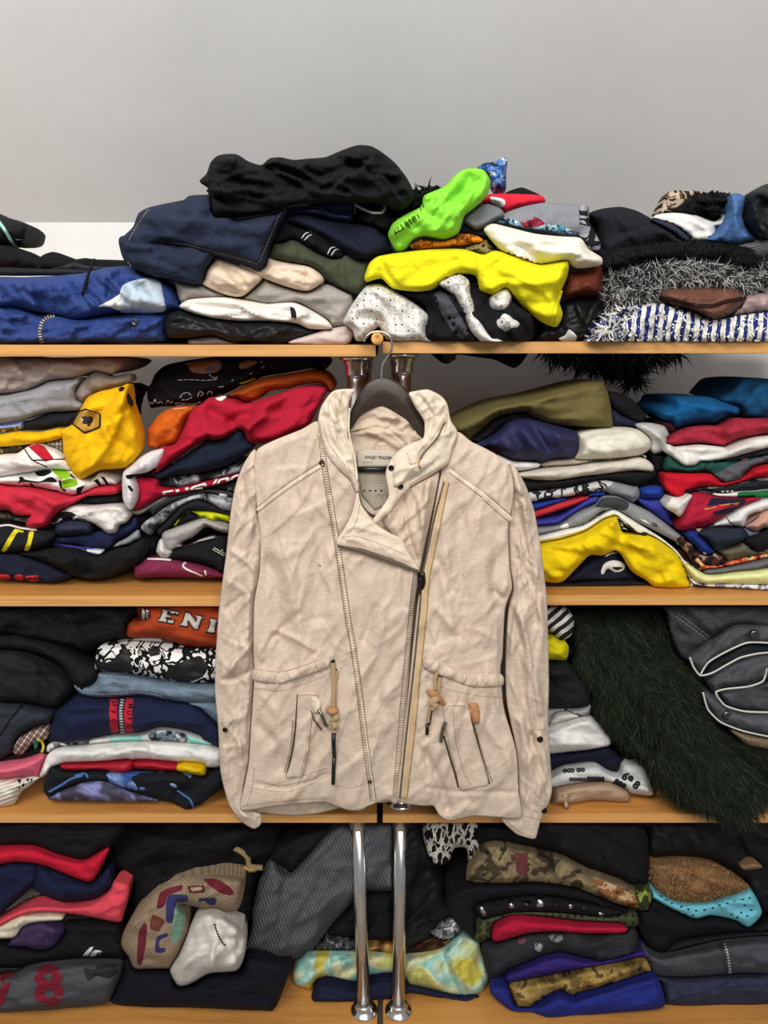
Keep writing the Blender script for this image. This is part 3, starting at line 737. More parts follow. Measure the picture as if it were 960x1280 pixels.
    part(s, 'lace_panel', '26,655 60,590 108,530 160,524 232,560 302,610 328,640 318,692 345,730 368,746 300,722 225,727 170,712 150,672 100,722 70,722 58,684', LACE, Y=1.205, T=.036, r=26, D=.1, fold=(-50, 6, 90, 26), cr=[('85,640 150,645 170,690', 6, 12)])
    part(s, 'lace_trim', '362,520 430,488 468,510 474,560 502,620 542,680 592,725 572,753 530,737 478,692 448,622 418,562', LACE2, Y=1.170, T=.022, r=20, D=.012, fold=(-55, 5, 120, 22))
    part(s, 'lace_edge', '542,570 602,538 620,570 604,612 552,612', LACE2, Y=1.172, T=.014, D=.01)
    part(s, 'lace_corner', '545,660 600,618 655,660 632,692 560,692', LACE2, Y=1.172, T=.014, D=.01)
    patch(s, 'sheer_panel', '345,560 380,545 430,620 470,690 440,720 390,660', C('#3a3a40', 'spots', sc=12, cols=['#101014', '#4a4a50'], stops=[0, .35]), label='sheer black lace')
    YEL = C('#e3da1c', wr=.5)
    y = g('tshirt', 'bright yellow t-shirt draped across the middle of the top shelf', 't-shirt', '102,492 118,450 150,425 240,410 350,400 450,400 520,420 560,405 640,425 720,455 817,440 817,490 797,540 782,570 800,630 776,674 720,652 660,602 600,537 560,562 510,547 492,492 430,487 380,512 340,542 280,548 200,537 160,502 106,514', YEL, 'body',
      Y=1.178, T=.026, r=22, D=.03, fold=(-5, 6, 120, 30), cr=[('150,430 175,480 210,530', 4, 7), ('520,425 505,490', 6, 5), ('600,530 560,470 600,430', 6, 5), ('780,560 700,500 660,450', 8, 3), ('240,520 330,470 430,450', 8, 4)], floor=None)
    ribbon(y, 'hem_fold', '796,545 780,600 774,660', 4, YEL, .003)
    g('scarf', 'orange floral scarf peeping out under the lime green t-shirt', 'scarf', '240,398 258,365 330,360 430,345 492,350 522,372 440,386 350,395', C('#e07a1c', 'print', cols=['#2a1208', '#8a4a10', '#f08a1e', '#f59a30'], sc=9), Y=1.20, T=.018, D=.08, floor=None)
    g('shirt', 'camouflage shirt between the orange scarf and white sweatshirt', 'shirt', '425,382 500,360 560,380 590,400 590,425 520,425 450,405', C('#4a4a30', 'print', cols=['#1c2416', '#3c4426', '#8a7a4a', '#2a2a1c'], sc=7), Y=1.205, T=.016, D=.08, floor=None)
    LIME = C('#8ad640', wr=.4)
    l = g('tshirt', 'lime green t-shirt with black writing twisted on the heap', 't-shirt', '184,352 200,310 240,280 300,250 312,210 380,180 430,130 470,114 520,120 545,160 532,210 492,250 452,282 432,342 380,363 310,353 270,367 242,402 210,402', LIME, 'body',
      Y=1.19, T=.032, r=30, D=.1, fold=(50, 11, 110, 20), cr=[('320,230 400,220 470,150', 7, 7), ('300,260 380,300 440,300', 6, 6), ('240,290 300,330', 6, 5), ('440,260 430,200 500,160', 6, 6)], floor=None)
    for q in ('206,333 214,346', '216,322 222,334', '228,312 240,330', '240,302 256,324', '246,300 262,322', '256,292 268,312', '268,284 280,304', '276,282 284,298', '286,276 294,290', '296,240 300,262', '304,236 310,252', '204,346 216,338 228,334 240,326'):
        dashes(l, 'print_stroke', [q], C('#1c2a10'), 30, .1, 1.3, .0022)
    g('scarf', 'blue patterned scarf end sticking up behind the lime t-shirt', 'scarf', '500,112 530,95 560,92 585,78 604,80 600,130 597,198 560,196 535,150', C('#3a5686', 'print', cols=['#10141e', '#2c4f8c', '#5d80b8', '#c8d0d8'], sc=9), Y=1.29, T=.03, r=20, D=.05, fold=(80, 8, 60, 16), floor=None)
    t = g('tshirt', 'red t-shirt with a white mark behind the graphic grey tee', 't-shirt', '525,212 560,204 640,205 722,210 740,232 700,246 640,280 590,270 560,240 520,235', C('#d8243c'), Y=1.262, T=.02, D=.07, dec=[(WHITE, '545,214 590,222 598,240 575,256 552,240'), (WHITE, '600,268 640,255 650,268 620,282')], floor=None)
    g('sweater', 'black sweater tip rising behind the red t-shirt', 'sweater', '595,203 650,182 680,190 722,212 640,216', BLACK, Y=1.30, T=.02, D=.05, floor=None)
    gt = g('tshirt', 'grey graphic t-shirt with a blue and burgundy print', 't-shirt', '552,302 600,272 660,250 740,236 880,245 893,260 893,340 932,378 928,402 890,398 860,362 790,356 700,346 620,330 570,320', C('#87898f', 'marl'), 'body', Y=1.235, T=.022, r=24, D=.09, fold=(-20, 4, 120, 30), floor=None,
      dec=[(C('#7fb0c8', 'print', cols=['#2a2a30', '#5b9fc0', '#b8d4e0', '#30506a'], sc=10), '570,300 640,320 720,330 800,345 860,350 800,318 740,312 690,325 640,300 600,290'), (C('#5a1a2a', 'print', cols=['#3a1018', '#8a2034', '#87898f'], sc=10), '650,300 700,285 740,310 700,322 660,320')])
    part(gt, 'sleeve', '452,300 480,270 530,240 582,258 594,282 562,302 532,322 490,332', C('#7b7c80', 'marl'), Y=1.215, T=.022, D=.05, fold=(30, 5, 60, 16))
    part(gt, 'printed_side', '858,252 884,246 892,300 930,372 930,404 890,402 858,360', C('#cfd0d0', 'cells', cols=['#1c1c20', '#9a9aa0'], sc=6, stops=[0, .08]), Y=1.218, T=.012, D=.02)
    g('sweater', 'dark charcoal knit tucked beneath the grey tee sleeve', 'sweater', '436,342 460,308 520,332 560,322 585,372 560,392 500,362', BLACK2, Y=1.225, T=.018, D=.1, floor=None)
    g('sweatshirt', 'off-white sweatshirt lying over the right end of the yellow t-shirt', 'sweatshirt', '522,332 552,310 600,320 700,345 790,355 862,360 892,400 938,430 934,456 850,467 815,445 740,452 660,462 620,432 570,392', C('#e6e0d2'), Y=1.185, T=.028, r=24, D=.09, fold=(-20, 6, 110, 26), cr=[('540,340 640,380 720,450', 6, 6), ('820,440 850,410 900,400', 5, 6), ('700,350 800,400', 9, 4)], floor=None)
    g('leather_bag', 'rust brown leather bag beneath the white sweatshirt', 'bag', '795,582 806,520 820,468 932,458 944,500 938,562 852,568', C('#5e2c1c', 'leather', rough=.5), Y=1.215, T=.026, r=24, D=.12, fold=(20, 5, 80, 30), floor=None)
    t = g('leather_bag', 'black leather bag at the foot of the yellow t-shirt corner', 'bag', '700,728 716,690 740,660 780,662 800,590 852,565 932,570 948,620 925,690 900,728', C('#131416', 'leather', rough=.4), 'bag_body', dY=-.03, T=.032, r=26, D=.13, fold=(30, 7, 70, 24))
    patch(t, 'tissue', '785,715 808,704 822,682 850,706 842,726 800,726', C('#d8d6d2'), label='white tissue tip')
    t = g('top', 'black lace top squeezed behind the bundled skirt', 'top', '105,520 200,535 380,520 470,480 560,555 640,570 760,640 720,700 680,640 420,600 240,580', C('#121216'), Y=1.245, T=.02, D=.15, floor=None)

    g('sweater', 'black filler cloth added for dark gaps, behind the right half of the top shelf pile', 'sweater', '60,560 200,330 300,262 480,190 540,235 740,255 890,300 950,330 1100,325 1300,330 1500,345 1500,716 80,716', BLACK, Y=1.49, T=.02, D=.08)  # made-up backing, darkens the gaps in this half of the pile
    # fringed shawl behind the lime t-shirt
    f = g('shawl', 'black fringed shawl behind the lime green t-shirt', 'shawl', '255,190 300,192 330,178 380,182 420,150 440,160 380,230 300,285 200,345 185,330 250,262', C('#101012'), 'cloth', Y=1.225, T=.018, D=.06, fold=(40, 6, 60, 14), floor=None)
    strands(f, 'fringe', 110, .02, [C('#0e0e10')], .0034, (-.5, .1), .7, .5, 1.2, 1.6, kind='hang')

    # ---- right part
    frame(680, 210, 960 / 280)
    FLE = C('#17171a', wr=.9)
    s = g('fleece_jacket', 'black fleece jacket spread over the right half of the top shelf', 'jacket', '192,197 250,175 330,167 400,185 470,222 560,252 620,292 660,316 640,350 520,360 350,372 242,400 240,350 232,250', C('#1b1c22'), 'folded_body', Y=1.262, T=.04, r=40, D=.14, fold=(-20, 5, 130, 40), floor=None)
    fl_ = part(s, 'fleece_lining', '240,352 350,338 520,320 640,313 800,328 905,368 916,415 884,448 800,425 700,402 520,402 400,428 258,462 244,420', FLE, Y=1.225, T=.034, r=26, D=.08, fold=(0, 6, 40, 22))
    strands(fl_, 'pile', 5000, .006, [C('#1d1d20'), C('#101012')], .0016, (0, -.2), 1.6, .7, 1.2, .3)
    g('jeans', 'dark denim folded between black fleece and white shirt', 'jeans', '460,222 500,225 560,245 630,300 610,318 560,285', C('#2a3040', 'denim'), Y=1.245, T=.02, D=.06, floor=None)
    y = g('scarf', 'black and white eyelash yarn scarf on the right of the top shelf', 'scarf', '246,490 262,455 400,420 520,398 700,398 800,420 884,440 990,395 990,548 860,545 800,515 560,518 505,545 492,582 400,592 320,602 256,640 240,560', C('#1a1a1c'), 'knit', Y=1.222, T=.026, r=24, D=.13, fold=(15, 8, 60, 16), floor=None)
    strands(y, 'eyelash_yarn', 7000, .018, [C('#131315'), C('#d8d6d0'), C('#55555a')], .0008, (.25, -.25), 1.5, .55, 1.6, .6, wts=[.5, .34, .16])
    b = g('jacket', 'brown jacket with a dark trim tucked under the yarn scarf', 'jacket', '488,560 510,525 560,513 700,513 800,506 852,535 858,570 822,612 760,642 712,648 640,612 560,592', C('#6b4638', rough=.5), 'folded_body', Y=1.205, T=.03, r=26, D=.1, fold=(-10, 6, 90, 20), floor=None)
    ribbon(b, 'dark_trim', '492,555 560,568 640,588 720,592 780,572 855,560', 20 / 3.43, C('#2c1a16', 'rib', sc=20), .003)
    g('satin_blouse', 'mauve satin blouse at the right edge beside the brown jacket', 'blouse', '852,548 990,536 990,628 850,632 812,625', C('#a98e8c', rough=.4, spec=.5), Y=1.215, T=.022, D=.1, fold=(12, 5, 110, 14), floor=None)
    def knitscarf():
        k = cloth('#e6e6e2', 'bands', sc=2.8, dist=2, detail=2, cols=['#e8e6e0', '#e8e6e0', '#1c1c24', '#23307c'], stops=[0, .5, .56, .8], rot=6, wr=.9)
        t = g('knitted_scarf', 'chunky white, blue and black striped knitted scarf along the front edge', 'scarf', '200,742 225,690 285,622 350,595 450,583 560,578 620,598 680,628 760,650 850,632 990,622 990,746 600,747', k, 'knit', Y=1.205, T=.034, r=26, D=.1, fold=(80, 9, 40, 9), h=3.5)
        strands(t, 'knit_fringe', 700, .02, [C('#e8e6e0'), C('#27347e'), C('#1a1a20')], .003, (-.6, -.5), 1.1, .4, 1.2, .4, poly='205,738 228,690 290,625 350,600 400,600 330,680 330,740', wts=[.6, .22, .18])
        strands(t, 'knit_loops', 700, .007, [C('#eceae4'), C('#2b3a86')], .0028, (0, -.3), 1.4, .6, 2, .5, wts=[.85, .15], seed=8)
    knitscarf()
    g('scarf', 'leopard print scarf behind the black lace top', 'scarf', '488,200 518,130 540,100 620,97 690,104 700,130 620,180 560,195', C('#8a7660', 'print', cols=['#17120f', '#5a4638', '#c4b49a', '#2a2019'], sc=8), Y=1.30, T=.025, D=.06, floor=None)
    lt = g('lace_top', 'black lace top lying on the white shirt at the right', 'top', '570,185 640,116 740,105 802,115 806,182 762,212 722,234 650,208 598,198', C('#121214', wr=1), 'lace', Y=1.265, T=.03, r=26, D=.06, fold=(-20, 12, 40, 12), floor=None)
    strands(lt, 'lace_frill', 500, .006, [C('#141416')], .004, (0, -.2), 1.6, .6, 1.5, .3)
    g('shirt', 'white shirt with an open collar right of the black fleece', 'shirt', '468,215 490,199 560,193 650,203 730,230 792,188 800,240 760,300 770,335 640,318 612,290 540,242', C('#e9e7e2'), Y=1.25, T=.022, r=22, D=.07, fold=(-25, 5, 120, 26), cr=[('660,210 740,240 800,200', 5, 6), ('480,205 600,225 700,300', 7, 4)], floor=None)
    g('denim_shirt', 'mid blue denim shirt between white shirt and black leather', 'shirt', '800,118 830,109 890,140 892,200 915,260 935,292 860,312 800,332 720,314 695,306 750,270 790,200', C('#4a6ea0', 'denim', wr=.6), Y=1.225, T=.026, r=24, D=.08, fold=(55, 7, 90, 22), floor=None)
    g('leather_jacket', 'black leather jacket at the right end on top', 'jacket', '866,222 878,150 890,100 990,70 990,292 920,292 888,255', C('#1a1b1d', 'leather', rough=.45), Y=1.215, T=.034, r=30, D=.1, fold=(-60, 7, 90, 24), floor=None)
    g('knit_top', 'grey ribbed knit lying under the denim shirt', 'top', '800,337 880,310 990,288 990,352 900,385 840,350', C('#77767a', 'rib', sc=12, rot=80), Y=1.238, T=.018, D=.1, floor=None)
    # ================================================================ SECOND SHELF
    ctx(Y=1.275, floor=FL[2, 'left'] + .0004, group='clothes stacked on the second shelf', D=.2)
    RED = C('#b81f30'); RED2 = C('#c02a3c'); DKG = C('#3a3b40'); YELL = C('#f0b90c'); WBW = C('#e9e9e6', 'print', cols=['#141416', '#141416', '#ecebe6', '#f2f0ea'], sc=5, detail=3, dist=1.6)
    frame(0, 430, 3.2)
    t = g('tshirt', 'crumpled mauve-taupe t-shirt on top of the left stack', 't-shirt', '-30,60 100,55 200,56 400,52 484,58 488,92 445,122 380,108 300,135 200,145 110,182 -30,196', C('#a8988f', wr=.8), 'body', T=.024, fold=(-12, 7, 90, 18), cr=[('0,100 90,150 110,180', 6, 6), ('100,90 260,120 300,130', 5, 5)])
    part(t, 'sleeve', '300,205 318,165 380,110 450,130 522,118 524,166 462,186 380,192 332,236', C('#8e8078'), T=.02, fold=(-25, 7, 60, 16))
    g('sweatshirt', 'grey marl sweatshirt folded below the mauve t-shirt', 'sweatshirt', '-30,196 110,182 200,145 310,132 322,190 326,262 200,274 100,302 -30,316', C('#9b9b9e', 'marl'), T=.026, lay=0, fold=(-8, 5, 130, 30), cr=[('262,150 285,200 300,262', 5, 4)])
    g('shirt', 'lavender blue shirt edge under the grey marl sweatshirt', 'shirt', '-30,318 80,305 92,325 90,347 -30,355', C('#9aa5d8'), T=.012, dec=[(C('#3a3028', 'print', cols=['#1a1512', '#6a5840', '#c8b088'], sc=12), '-20,340 40,332 88,328 90,347 -20,353')])
    g('sweater', 'black sweater between the grey marl sweatshirt and yellow hoodie', 'sweater', '84,322 200,277 322,264 300,300 285,322 240,337 120,357 95,350', C('#1c1d22'), T=.02)
    h = g('hoodie', 'yellow hoodie with a black hexagonal wolf badge', 'hoodie', '240,345 285,325 322,262 350,215 400,190 480,172 518,160 528,240 550,300 566,370 560,430 510,492 400,503 322,540 282,502 256,442 250,380', YELL, 'body', Y=1.25, T=.03, r=26, D=.14, fold=(60, 7, 110, 28), cr=[('440,300 460,380 540,430', 6, 4), ('410,290 470,400', 5, 3)])
    part(h, 'sleeve', '-30,372 60,352 160,352 240,337 256,372 180,392 100,402 -30,410', YELL, dY=.01, T=.02, fold=(5, 4, 90, 14))
    BK = plainmat('#0f0f10', .7); GOLD = plainmat('#b98a2a', .7); WP = plainmat('#e4e2dc', .7)
    bd = patch(h, 'badge', '342,257 405,279 403,335 338,360 284,319 312,268', GOLD, .003, smooth=False, label='black and gold wolf head badge', dec=[
      (BK, '342,257 374,268 371,274 344,264 318,273 293,318 338,351 395,330 397,282 374,274 374,268 405,279 403,335 338,360 284,319 312,268')])
    patch(h, 'wolf_head', '318,290 332,272 341,285 356,288 376,282 373,302 384,316 366,318 354,340 344,322 318,322 330,308', BK, .0042, smooth=False)
    patch(h, 'wolf_eye', '318,297 339,296 332,309', WP, .0062, smooth=False); patch(h, 'wolf_eye', '344,298 363,291 356,307', WP, .0062, smooth=False)
    part(h, 'dark_neckband', '474,182 494,172 528,230 528,252 500,215', C('#1d1b18'), dY=-.028, T=.012, D=.02)
    tw = g('tracksuit_top', 'white track top with a red stripe under the yellow hoodie', 'jacket', '-30,452 60,442 110,412 150,400 222,432 260,462 284,503 200,500 80,516 -30,528', WHITE, 'body', dY=-.02, T=.022, fold=(-20, 6, 90, 20), dec=[(RED, '112,410 166,394 216,460 180,472')])
    ribbon(tw, 'piping', ['98,420 130,465 190,492', '130,465 260,460'], 2, C('#2a2a2c'), .001)
    g('scarf', 'leopard print scarf peeping out left of the red-striped track top', 'scarf', '-30,412 100,404 112,415 105,436 60,444 -30,450', C('#5a4a38', 'print', cols=['#1a1512', '#4a3c2c', '#a8966c'], sc=12), T=.012)
    g('shirt', 'plaid shirt corner under the yellow sleeve', 'shirt', '185,390 246,375 256,440 258,460 224,432', C('#8a8078', 'plaid', cols=['#8d8378', '#5a4a44', '#c8c0b4'], sc=6), Y=1.268, T=.012, D=.08)
    frame(0, 570, 960 / 170)
    t = g('tshirt', 'white graphic t-shirt with black figures and green patches', 't-shirt', '-50,130 60,135 140,105 260,90 380,85 500,92 560,150 640,170 700,120 800,160 820,200 760,215 690,215 600,255 500,285 420,260 300,235 180,215 0,195 -50,190', C('#e8e6e1'), 'body', dY=-.012, T=.022, fold=(-4, 5, 110, 16),
      dec=[(C('#86b81c'), '370,100 420,85 480,110 500,150 430,165 400,140'), (C('#86b81c'), '430,185 470,160 540,165 545,210 470,225 435,230'), (C('#86b81c'), '625,150 680,120 690,140 640,168'),
           (BLACK, '130,150 160,145 175,165 280,180 340,150 372,150 405,185 330,185 250,190 205,185 150,185 120,200 140,170'), (BLACK, '245,115 330,100 370,110 320,140 270,142'), (BLACK, '205,190 230,195 260,225 400,240 420,250 300,236 230,218'),
           (BLACK, '415,175 430,170 440,230 470,235 455,255 420,215'), (BLACK, '540,225 600,205 560,275 540,270'), (BLACK, '660,175 690,160 720,215 700,212'), (BLACK, '705,140 740,150 775,212 755,208'), (BLACK, '490,110 510,135 545,165 500,150')])
    g('sweatshirt', 'coral red sweatshirt hanging out under the white graphic t-shirt', 'sweatshirt', '-50,212 60,222 180,222 300,242 420,272 500,290 600,262 690,222 820,215 825,265 700,275 610,282 545,320 430,385 370,440 325,500 270,508 185,498 200,440 215,420 110,415 60,380 -50,365', C('#c52c40'), dY=-.02, T=.024, fold=(-30, 7, 110, 26), cr=[('0,260 100,330 215,415', 8, 5), ('215,420 240,340 300,260', 7, 5)])
    g('top', 'charcoal top squeezed below the right end of the coral sweatshirt', 'top', '500,340 560,305 620,285 720,280 830,275 840,330 760,330 680,358 560,355', C('#232428'), T=.016)
    tc = g('tshirt', 'crumpled white t-shirt with bunched end below the coral sweatshirt', 't-shirt', '340,470 370,420 430,385 520,350 640,355 760,345 830,345 880,370 915,430 890,470 840,490 820,540 760,545 715,510 650,470 560,450 460,450 400,475', C('#dcd8d2', wr=1), 'body', dY=-.015, T=.028, fold=(-15, 9, 90, 13), cr=[('500,400 620,420 760,500', 5, 5)],
      dec=[(C('#d8d6d2', 'print', cols=['#151517', '#151517', '#e8e6e0'], sc=9), '350,465 380,420 440,395 500,395 580,440 620,455 560,450 460,450 400,472')])
    g('trousers', 'dark camouflage trousers at the left end of the second shelf', 'trousers', '-50,385 60,400 120,425 205,430 190,500 120,512 60,480 -50,485', C('#3a3a34', 'print', cols=['#16160f', '#3c3c38', '#5a5238', '#2c2c2a'], sc=7), T=.016)
    t = g('football_shirt', 'black shirt with yellow stripes above a black hoodie', 't-shirt', '-50,500 60,488 180,515 380,535 392,570 360,620 330,645 200,672 0,678 -50,670', C('#1b1b1e'), 'body', dY=-.02, T=.024, dec=[(C('#dcd024'), '10,668 70,560 95,528 105,512 168,530 160,542 122,540 45,668'), (C('#dcd024'), '170,666 195,600 205,535 240,532 222,610 205,668')])
    ribbon(t, 'collar_edge', '-40,500 60,486 150,508 260,520', 14 / 5.65, WP, .002)
    g('joggers', 'slate navy joggers folded under the crumpled white t-shirt', 'trousers', '382,555 400,478 440,452 560,452 630,462 648,520 640,545 560,552 470,565', C('#2e3244'), dY=-.012, T=.02)
    n = g('sweatshirt', 'navy sweatshirt with a purple hem above the black hoodie', 'sweatshirt', '362,615 380,570 470,567 560,555 720,530 900,470 960,430 975,520 900,560 820,605 790,655 700,660 600,652 470,640', C('#1c2240'), 'body', T=.02, fold=(8, 5, 120, 18))
    ribbon(n, 'purple_hem', '368,622 470,636 580,652 690,658', 22 / 5.65, C('#4a3a94'), .0025, label='purple hem')
    g('tshirt', 'white t-shirt sliver under the purple hem', 't-shirt', '540,664 620,662 725,672 690,706 640,702', C('#dfe3ea'), dY=-.012, T=.012)
    g('tshirt', 'grey t-shirt wedge right of the purple-hemmed sweatshirt', 't-shirt', '790,660 830,610 900,575 975,520 985,600 900,635 850,660', C('#8b8e90'), dY=-.008, T=.016)
    g('hoodie', 'black hoodie sagging across the bottom of the left stack', 'hoodie', '100,672 330,648 470,650 560,668 640,706 700,710 790,664 900,640 1000,590 1050,650 1000,740 900,800 760,858 640,870 520,845 440,810 300,740 180,705', C('#161618'), dY=-.018, T=.034, r=26, fold=(-15, 8, 140, 26), cr=[('560,760 640,800 780,790', 8, 7), ('640,760 620,840', 6, 6)])
    nt = g('tshirt', 'dark navy t-shirt with a red printed band at the shelf bottom left', 't-shirt', '-50,700 100,690 190,715 300,745 440,815 510,848 400,895 270,892 100,872 -50,860', C('#1b1e30'), 'body', dY=-.012, T=.024, fold=(-14, 7, 80, 16))
    patch(nt, 'red_print', '-40,838 60,838 70,868 -40,860', RED2); patch(nt, 'red_print', '105,842 160,838 165,878 110,872', RED2); patch(nt, 'red_print', '180,848 270,845 260,888 190,880', RED2)
    dashes(nt, 'script_print', ['186,880 194,852 200,856 192,876 206,868', '208,876 216,856 222,858 218,874 230,870', '232,876 240,854 246,876 254,854', '254,882 262,848'], C('#1b1e30'), 30, .1, 1.2, .0045)

    g('sweater', 'black filler cloth added for dark gaps, behind the left stacks of the second shelf', 'sweater', '-800,160 -100,200 150,165 500,90 1000,60 1130,100 1150,300 1100,600 900,1000 700,1480 -800,1480', C('#121317'), Y=1.50, T=.02, D=.08)  # added black backing so gaps between the stacks look dark
    # ---------- middle-left stack
    frame(160, 440, 960 / 180)
    ctx(Y=1.30)
    b = g('hoodie', 'black hoodie with white paisley print at the top of the middle stack', 'hoodie', '25,400 40,320 80,260 150,220 180,150 250,90 380,60 480,45 640,30 1307,28 1310,120 1147,127 1040,147 880,170 853,193 707,240 620,290 520,306 480,345 380,365 260,360 130,380 60,440', C('#141417'), 'body', Y=1.33, T=.03, r=26, fold=(12, 6, 130, 26))
    LN = C('#b9b9bc')
    for q in ['330,188 420,184 520,190 600,180', '345,305 360,280 395,268 425,292', '360,320 400,318 430,300', '130,330 170,350 180,310 195,350 230,325 240,355', '250,350 265,320 290,350 300,325', '465,300 470,265 500,260 505,290 480,300', '525,290 540,260 565,270 560,290', '310,345 360,340 420,350 470,340', '320,358 380,356 440,352 490,330', '600,235 640,230', '690,195 705,180', '810,150 830,135', '890,110 910,90', '540,150 575,175 600,165', '880,70 900,62']: dashes(b, 'paisley_print', [q], LN, 6, 1.2, 1.3, .0022)
    patch(b, 'orange_panel', '380,75 470,50 600,50 625,90 600,130 520,145 440,140 410,115', C('#8c6248', 'print', cols=['#6a4a38', '#9a7050', '#6c7280'], sc=5), label='brown and grey printed panel')
    patch(b, 'tan_panel', '740,80 790,60 850,55 860,75 800,105 750,115', C('#8a6648'))
    patch(b, 'yellow_print', '742,208 800,190 848,172 850,185 790,208 745,220', C('#b8a028'))
    ot = g('tshirt', 'orange t-shirt folded under the paisley hoodie', 't-shirt', '90,580 130,520 210,415 300,370 380,368 440,372 400,430 350,560 330,610 240,640 150,640', C('#d0621a'), 'body', Y=1.28, T=.026, r=22, fold=(60, 7, 100, 24))
    part(ot, 'second_half', '660,290 773,227 880,175 1040,150 1227,118 1320,147 1376,227 1350,270 1253,224 1120,236 933,262 853,322 787,346 700,330', C('#b8561e'), Y=1.31, T=.022, fold=(15, 6, 110, 22), cr=[('820,270 930,240 1010,240', 3, 5)])
    ribbon(ot, 'pale_seam', '300,380 400,370', 2, C('#e8a070'), .001)
    rt = g('tshirt', 'large red t-shirt spread with deep folds in the middle stack', 't-shirt', '80,760 150,700 210,640 320,610 400,430 440,378 500,340 540,305 600,310 690,322 745,350 800,345 900,310 1000,280 1120,240 1250,226 1320,253 1280,347 1227,440 1200,493 1013,580 939,600 860,614 800,600 770,530 720,520 640,580 560,590 530,580 400,660 300,730 200,800 100,800', C('#b01c34'), 'body', Y=1.265, T=.024, r=20, D=.16, fold=(30, 7, 130, 26),
      cr=[('520,515 545,560 640,580 770,505', 9, -9), ('770,505 850,560 920,590', 8, -7), ('545,400 640,450 690,465 800,420', 8, 9), ('690,465 720,510', 7, 8), ('430,470 480,520 520,560', 9, 4), ('780,440 900,400 1010,390', 6, 5), ('860,560 1000,500 1100,430', 10, -4)])
    patch(rt, 'white_tag', '580,308 640,292 660,300 620,328', WP)
    ny = g('sweatshirt', 'dark navy sweatshirt under the large red t-shirt', 'sweatshirt', '90,880 130,800 200,795 300,728 400,660 530,585 560,592 640,582 720,522 780,540 850,615 760,700 650,760 500,800 300,825 130,880', C('#1a2132'), Y=1.272, T=.024, fold=(18, 5, 140, 26))
    frame(160, 570, 960 / 140)
    g('football_shirt', 'white football shirt with black trim spilling over a red one', 't-shirt', '-40,140 20,80 110,10 200,-40 300,-60 300,0 240,100 170,150 90,165 30,185 60,240 80,300 70,390 30,460 0,450 -40,380 -50,240', C('#dddadc'), Y=1.248, T=.016, r=18, D=.05, fold=(-70, 6, 90, 20), dec=[(BLACK, '-20,165 80,152 160,140 235,100 240,120 170,165 90,180 0,200'), (BLACK, '-5,250 20,255 45,290 42,310 20,300 0,270')])
    rj = g('football_shirt', 'red shirt lettered in white capitals in the middle stack', 't-shirt', '40,460 75,390 82,290 75,200 100,185 250,195 265,260 290,270 400,280 520,260 660,220 860,180 960,150 960,190 900,205 780,245 640,275 540,300 460,320 380,335 290,345 190,400 110,450', C('#a81430'), 'body', Y=1.27, T=.018, D=.14, fold=(12, 5, 120, 20))
    frame(190, 590, 960 / 110)
    for q in ('112,214 235,192 240,212 152,226 154,246 118,250', '254,192 296,184 302,216 262,224', '360,172 400,162 404,198 366,206', '412,190 436,158 580,114 608,152 572,164 558,146 470,168 464,178 560,166 556,186 425,198', '656,138 690,78 720,70 692,136', '704,132 730,78 832,50 854,100 815,110 804,78 746,95 740,128', '848,88 880,42 942,20 948,42 900,56 882,90'):
        patch(rj, 'letter', q, WP, .0032, smooth=False, h=2)
    frame(160, 570, 960 / 140)
    g('tshirt', 'black and grey printed t-shirt above the lettered red shirt', 't-shirt', '245,195 320,190 420,180 540,160 640,150 800,110 960,80 960,145 860,175 660,215 520,255 400,275 290,265', C('#55575c', 'print', cols=['#18181a', '#2e3034', '#8a8c90', '#c0c2c4'], sc=6), Y=1.285, T=.018, fold=(12, 5, 110, 16))
    ax = g('tshirt', 'black t-shirt with small white capitals below the lettered red shirt', 't-shirt', '640,285 780,250 960,195 960,320 890,300 760,285', C('#16161a'), 'body', Y=1.285, T=.016)
    letters(ax, 'lettering', 'AU', 850, 300, 44, 6, WP, .002, sx=1.1)
    k2 = g('sweatshirt', 'charcoal sweatshirt with a white hem tag curving over the grey print', 'sweatshirt', '30,475 120,450 200,400 300,345 460,325 640,290 760,290 895,318 895,370 780,350 640,320 520,345 400,385 300,440 210,510 190,470 110,500 60,505', C('#3a3b3d'), 'body', dec=[(C('#8a857c'), '30,475 120,450 200,400 290,352 380,335 300,375 200,430 110,498 60,503')], Y=1.282, T=.02, fold=(20, 4, 120, 16))
    patch(k2, 'hem_tag', '785,322 850,332 848,362 782,352', WP, label='white hem tag')
    g('scarf', 'grey patterned scarf curving between charcoal and black tops', 'scarf', '108,620 150,560 230,510 300,455 400,400 520,352 640,325 760,345 895,375 890,470 800,455 700,400 600,370 520,390 420,450 330,540 240,620 190,680', C('#8a8b8f', 'print', cols=['#2c2d30', '#6a6b70', '#a5a6aa', '#c8c9cc'], sc=6), Y=1.275, T=.022, fold=(35, 5, 90, 18))
    g('sweater', 'black sweater arched over the neon yellow top', 'sweater', '245,620 330,545 420,455 520,395 600,372 700,405 800,458 890,475 890,500 800,490 700,470 600,465 500,470 420,540 330,640 260,680', C('#1e1f26'), Y=1.278, T=.02)
    ny2 = g('top', 'neon yellow top under the arched black sweater', 'top', '330,645 420,548 500,475 600,468 720,465 870,505 870,585 780,575 640,540 560,500 470,545 410,620 350,645', C('#d8de18'), Y=1.29, T=.018, D=.15)
    g('tshirt', 'black t-shirt with printed scroll under the neon yellow top', 't-shirt', '410,610 455,545 520,485 600,530 640,545 560,560 480,600', C('#1a1a1e'), Y=1.285, T=.014, D=.1)
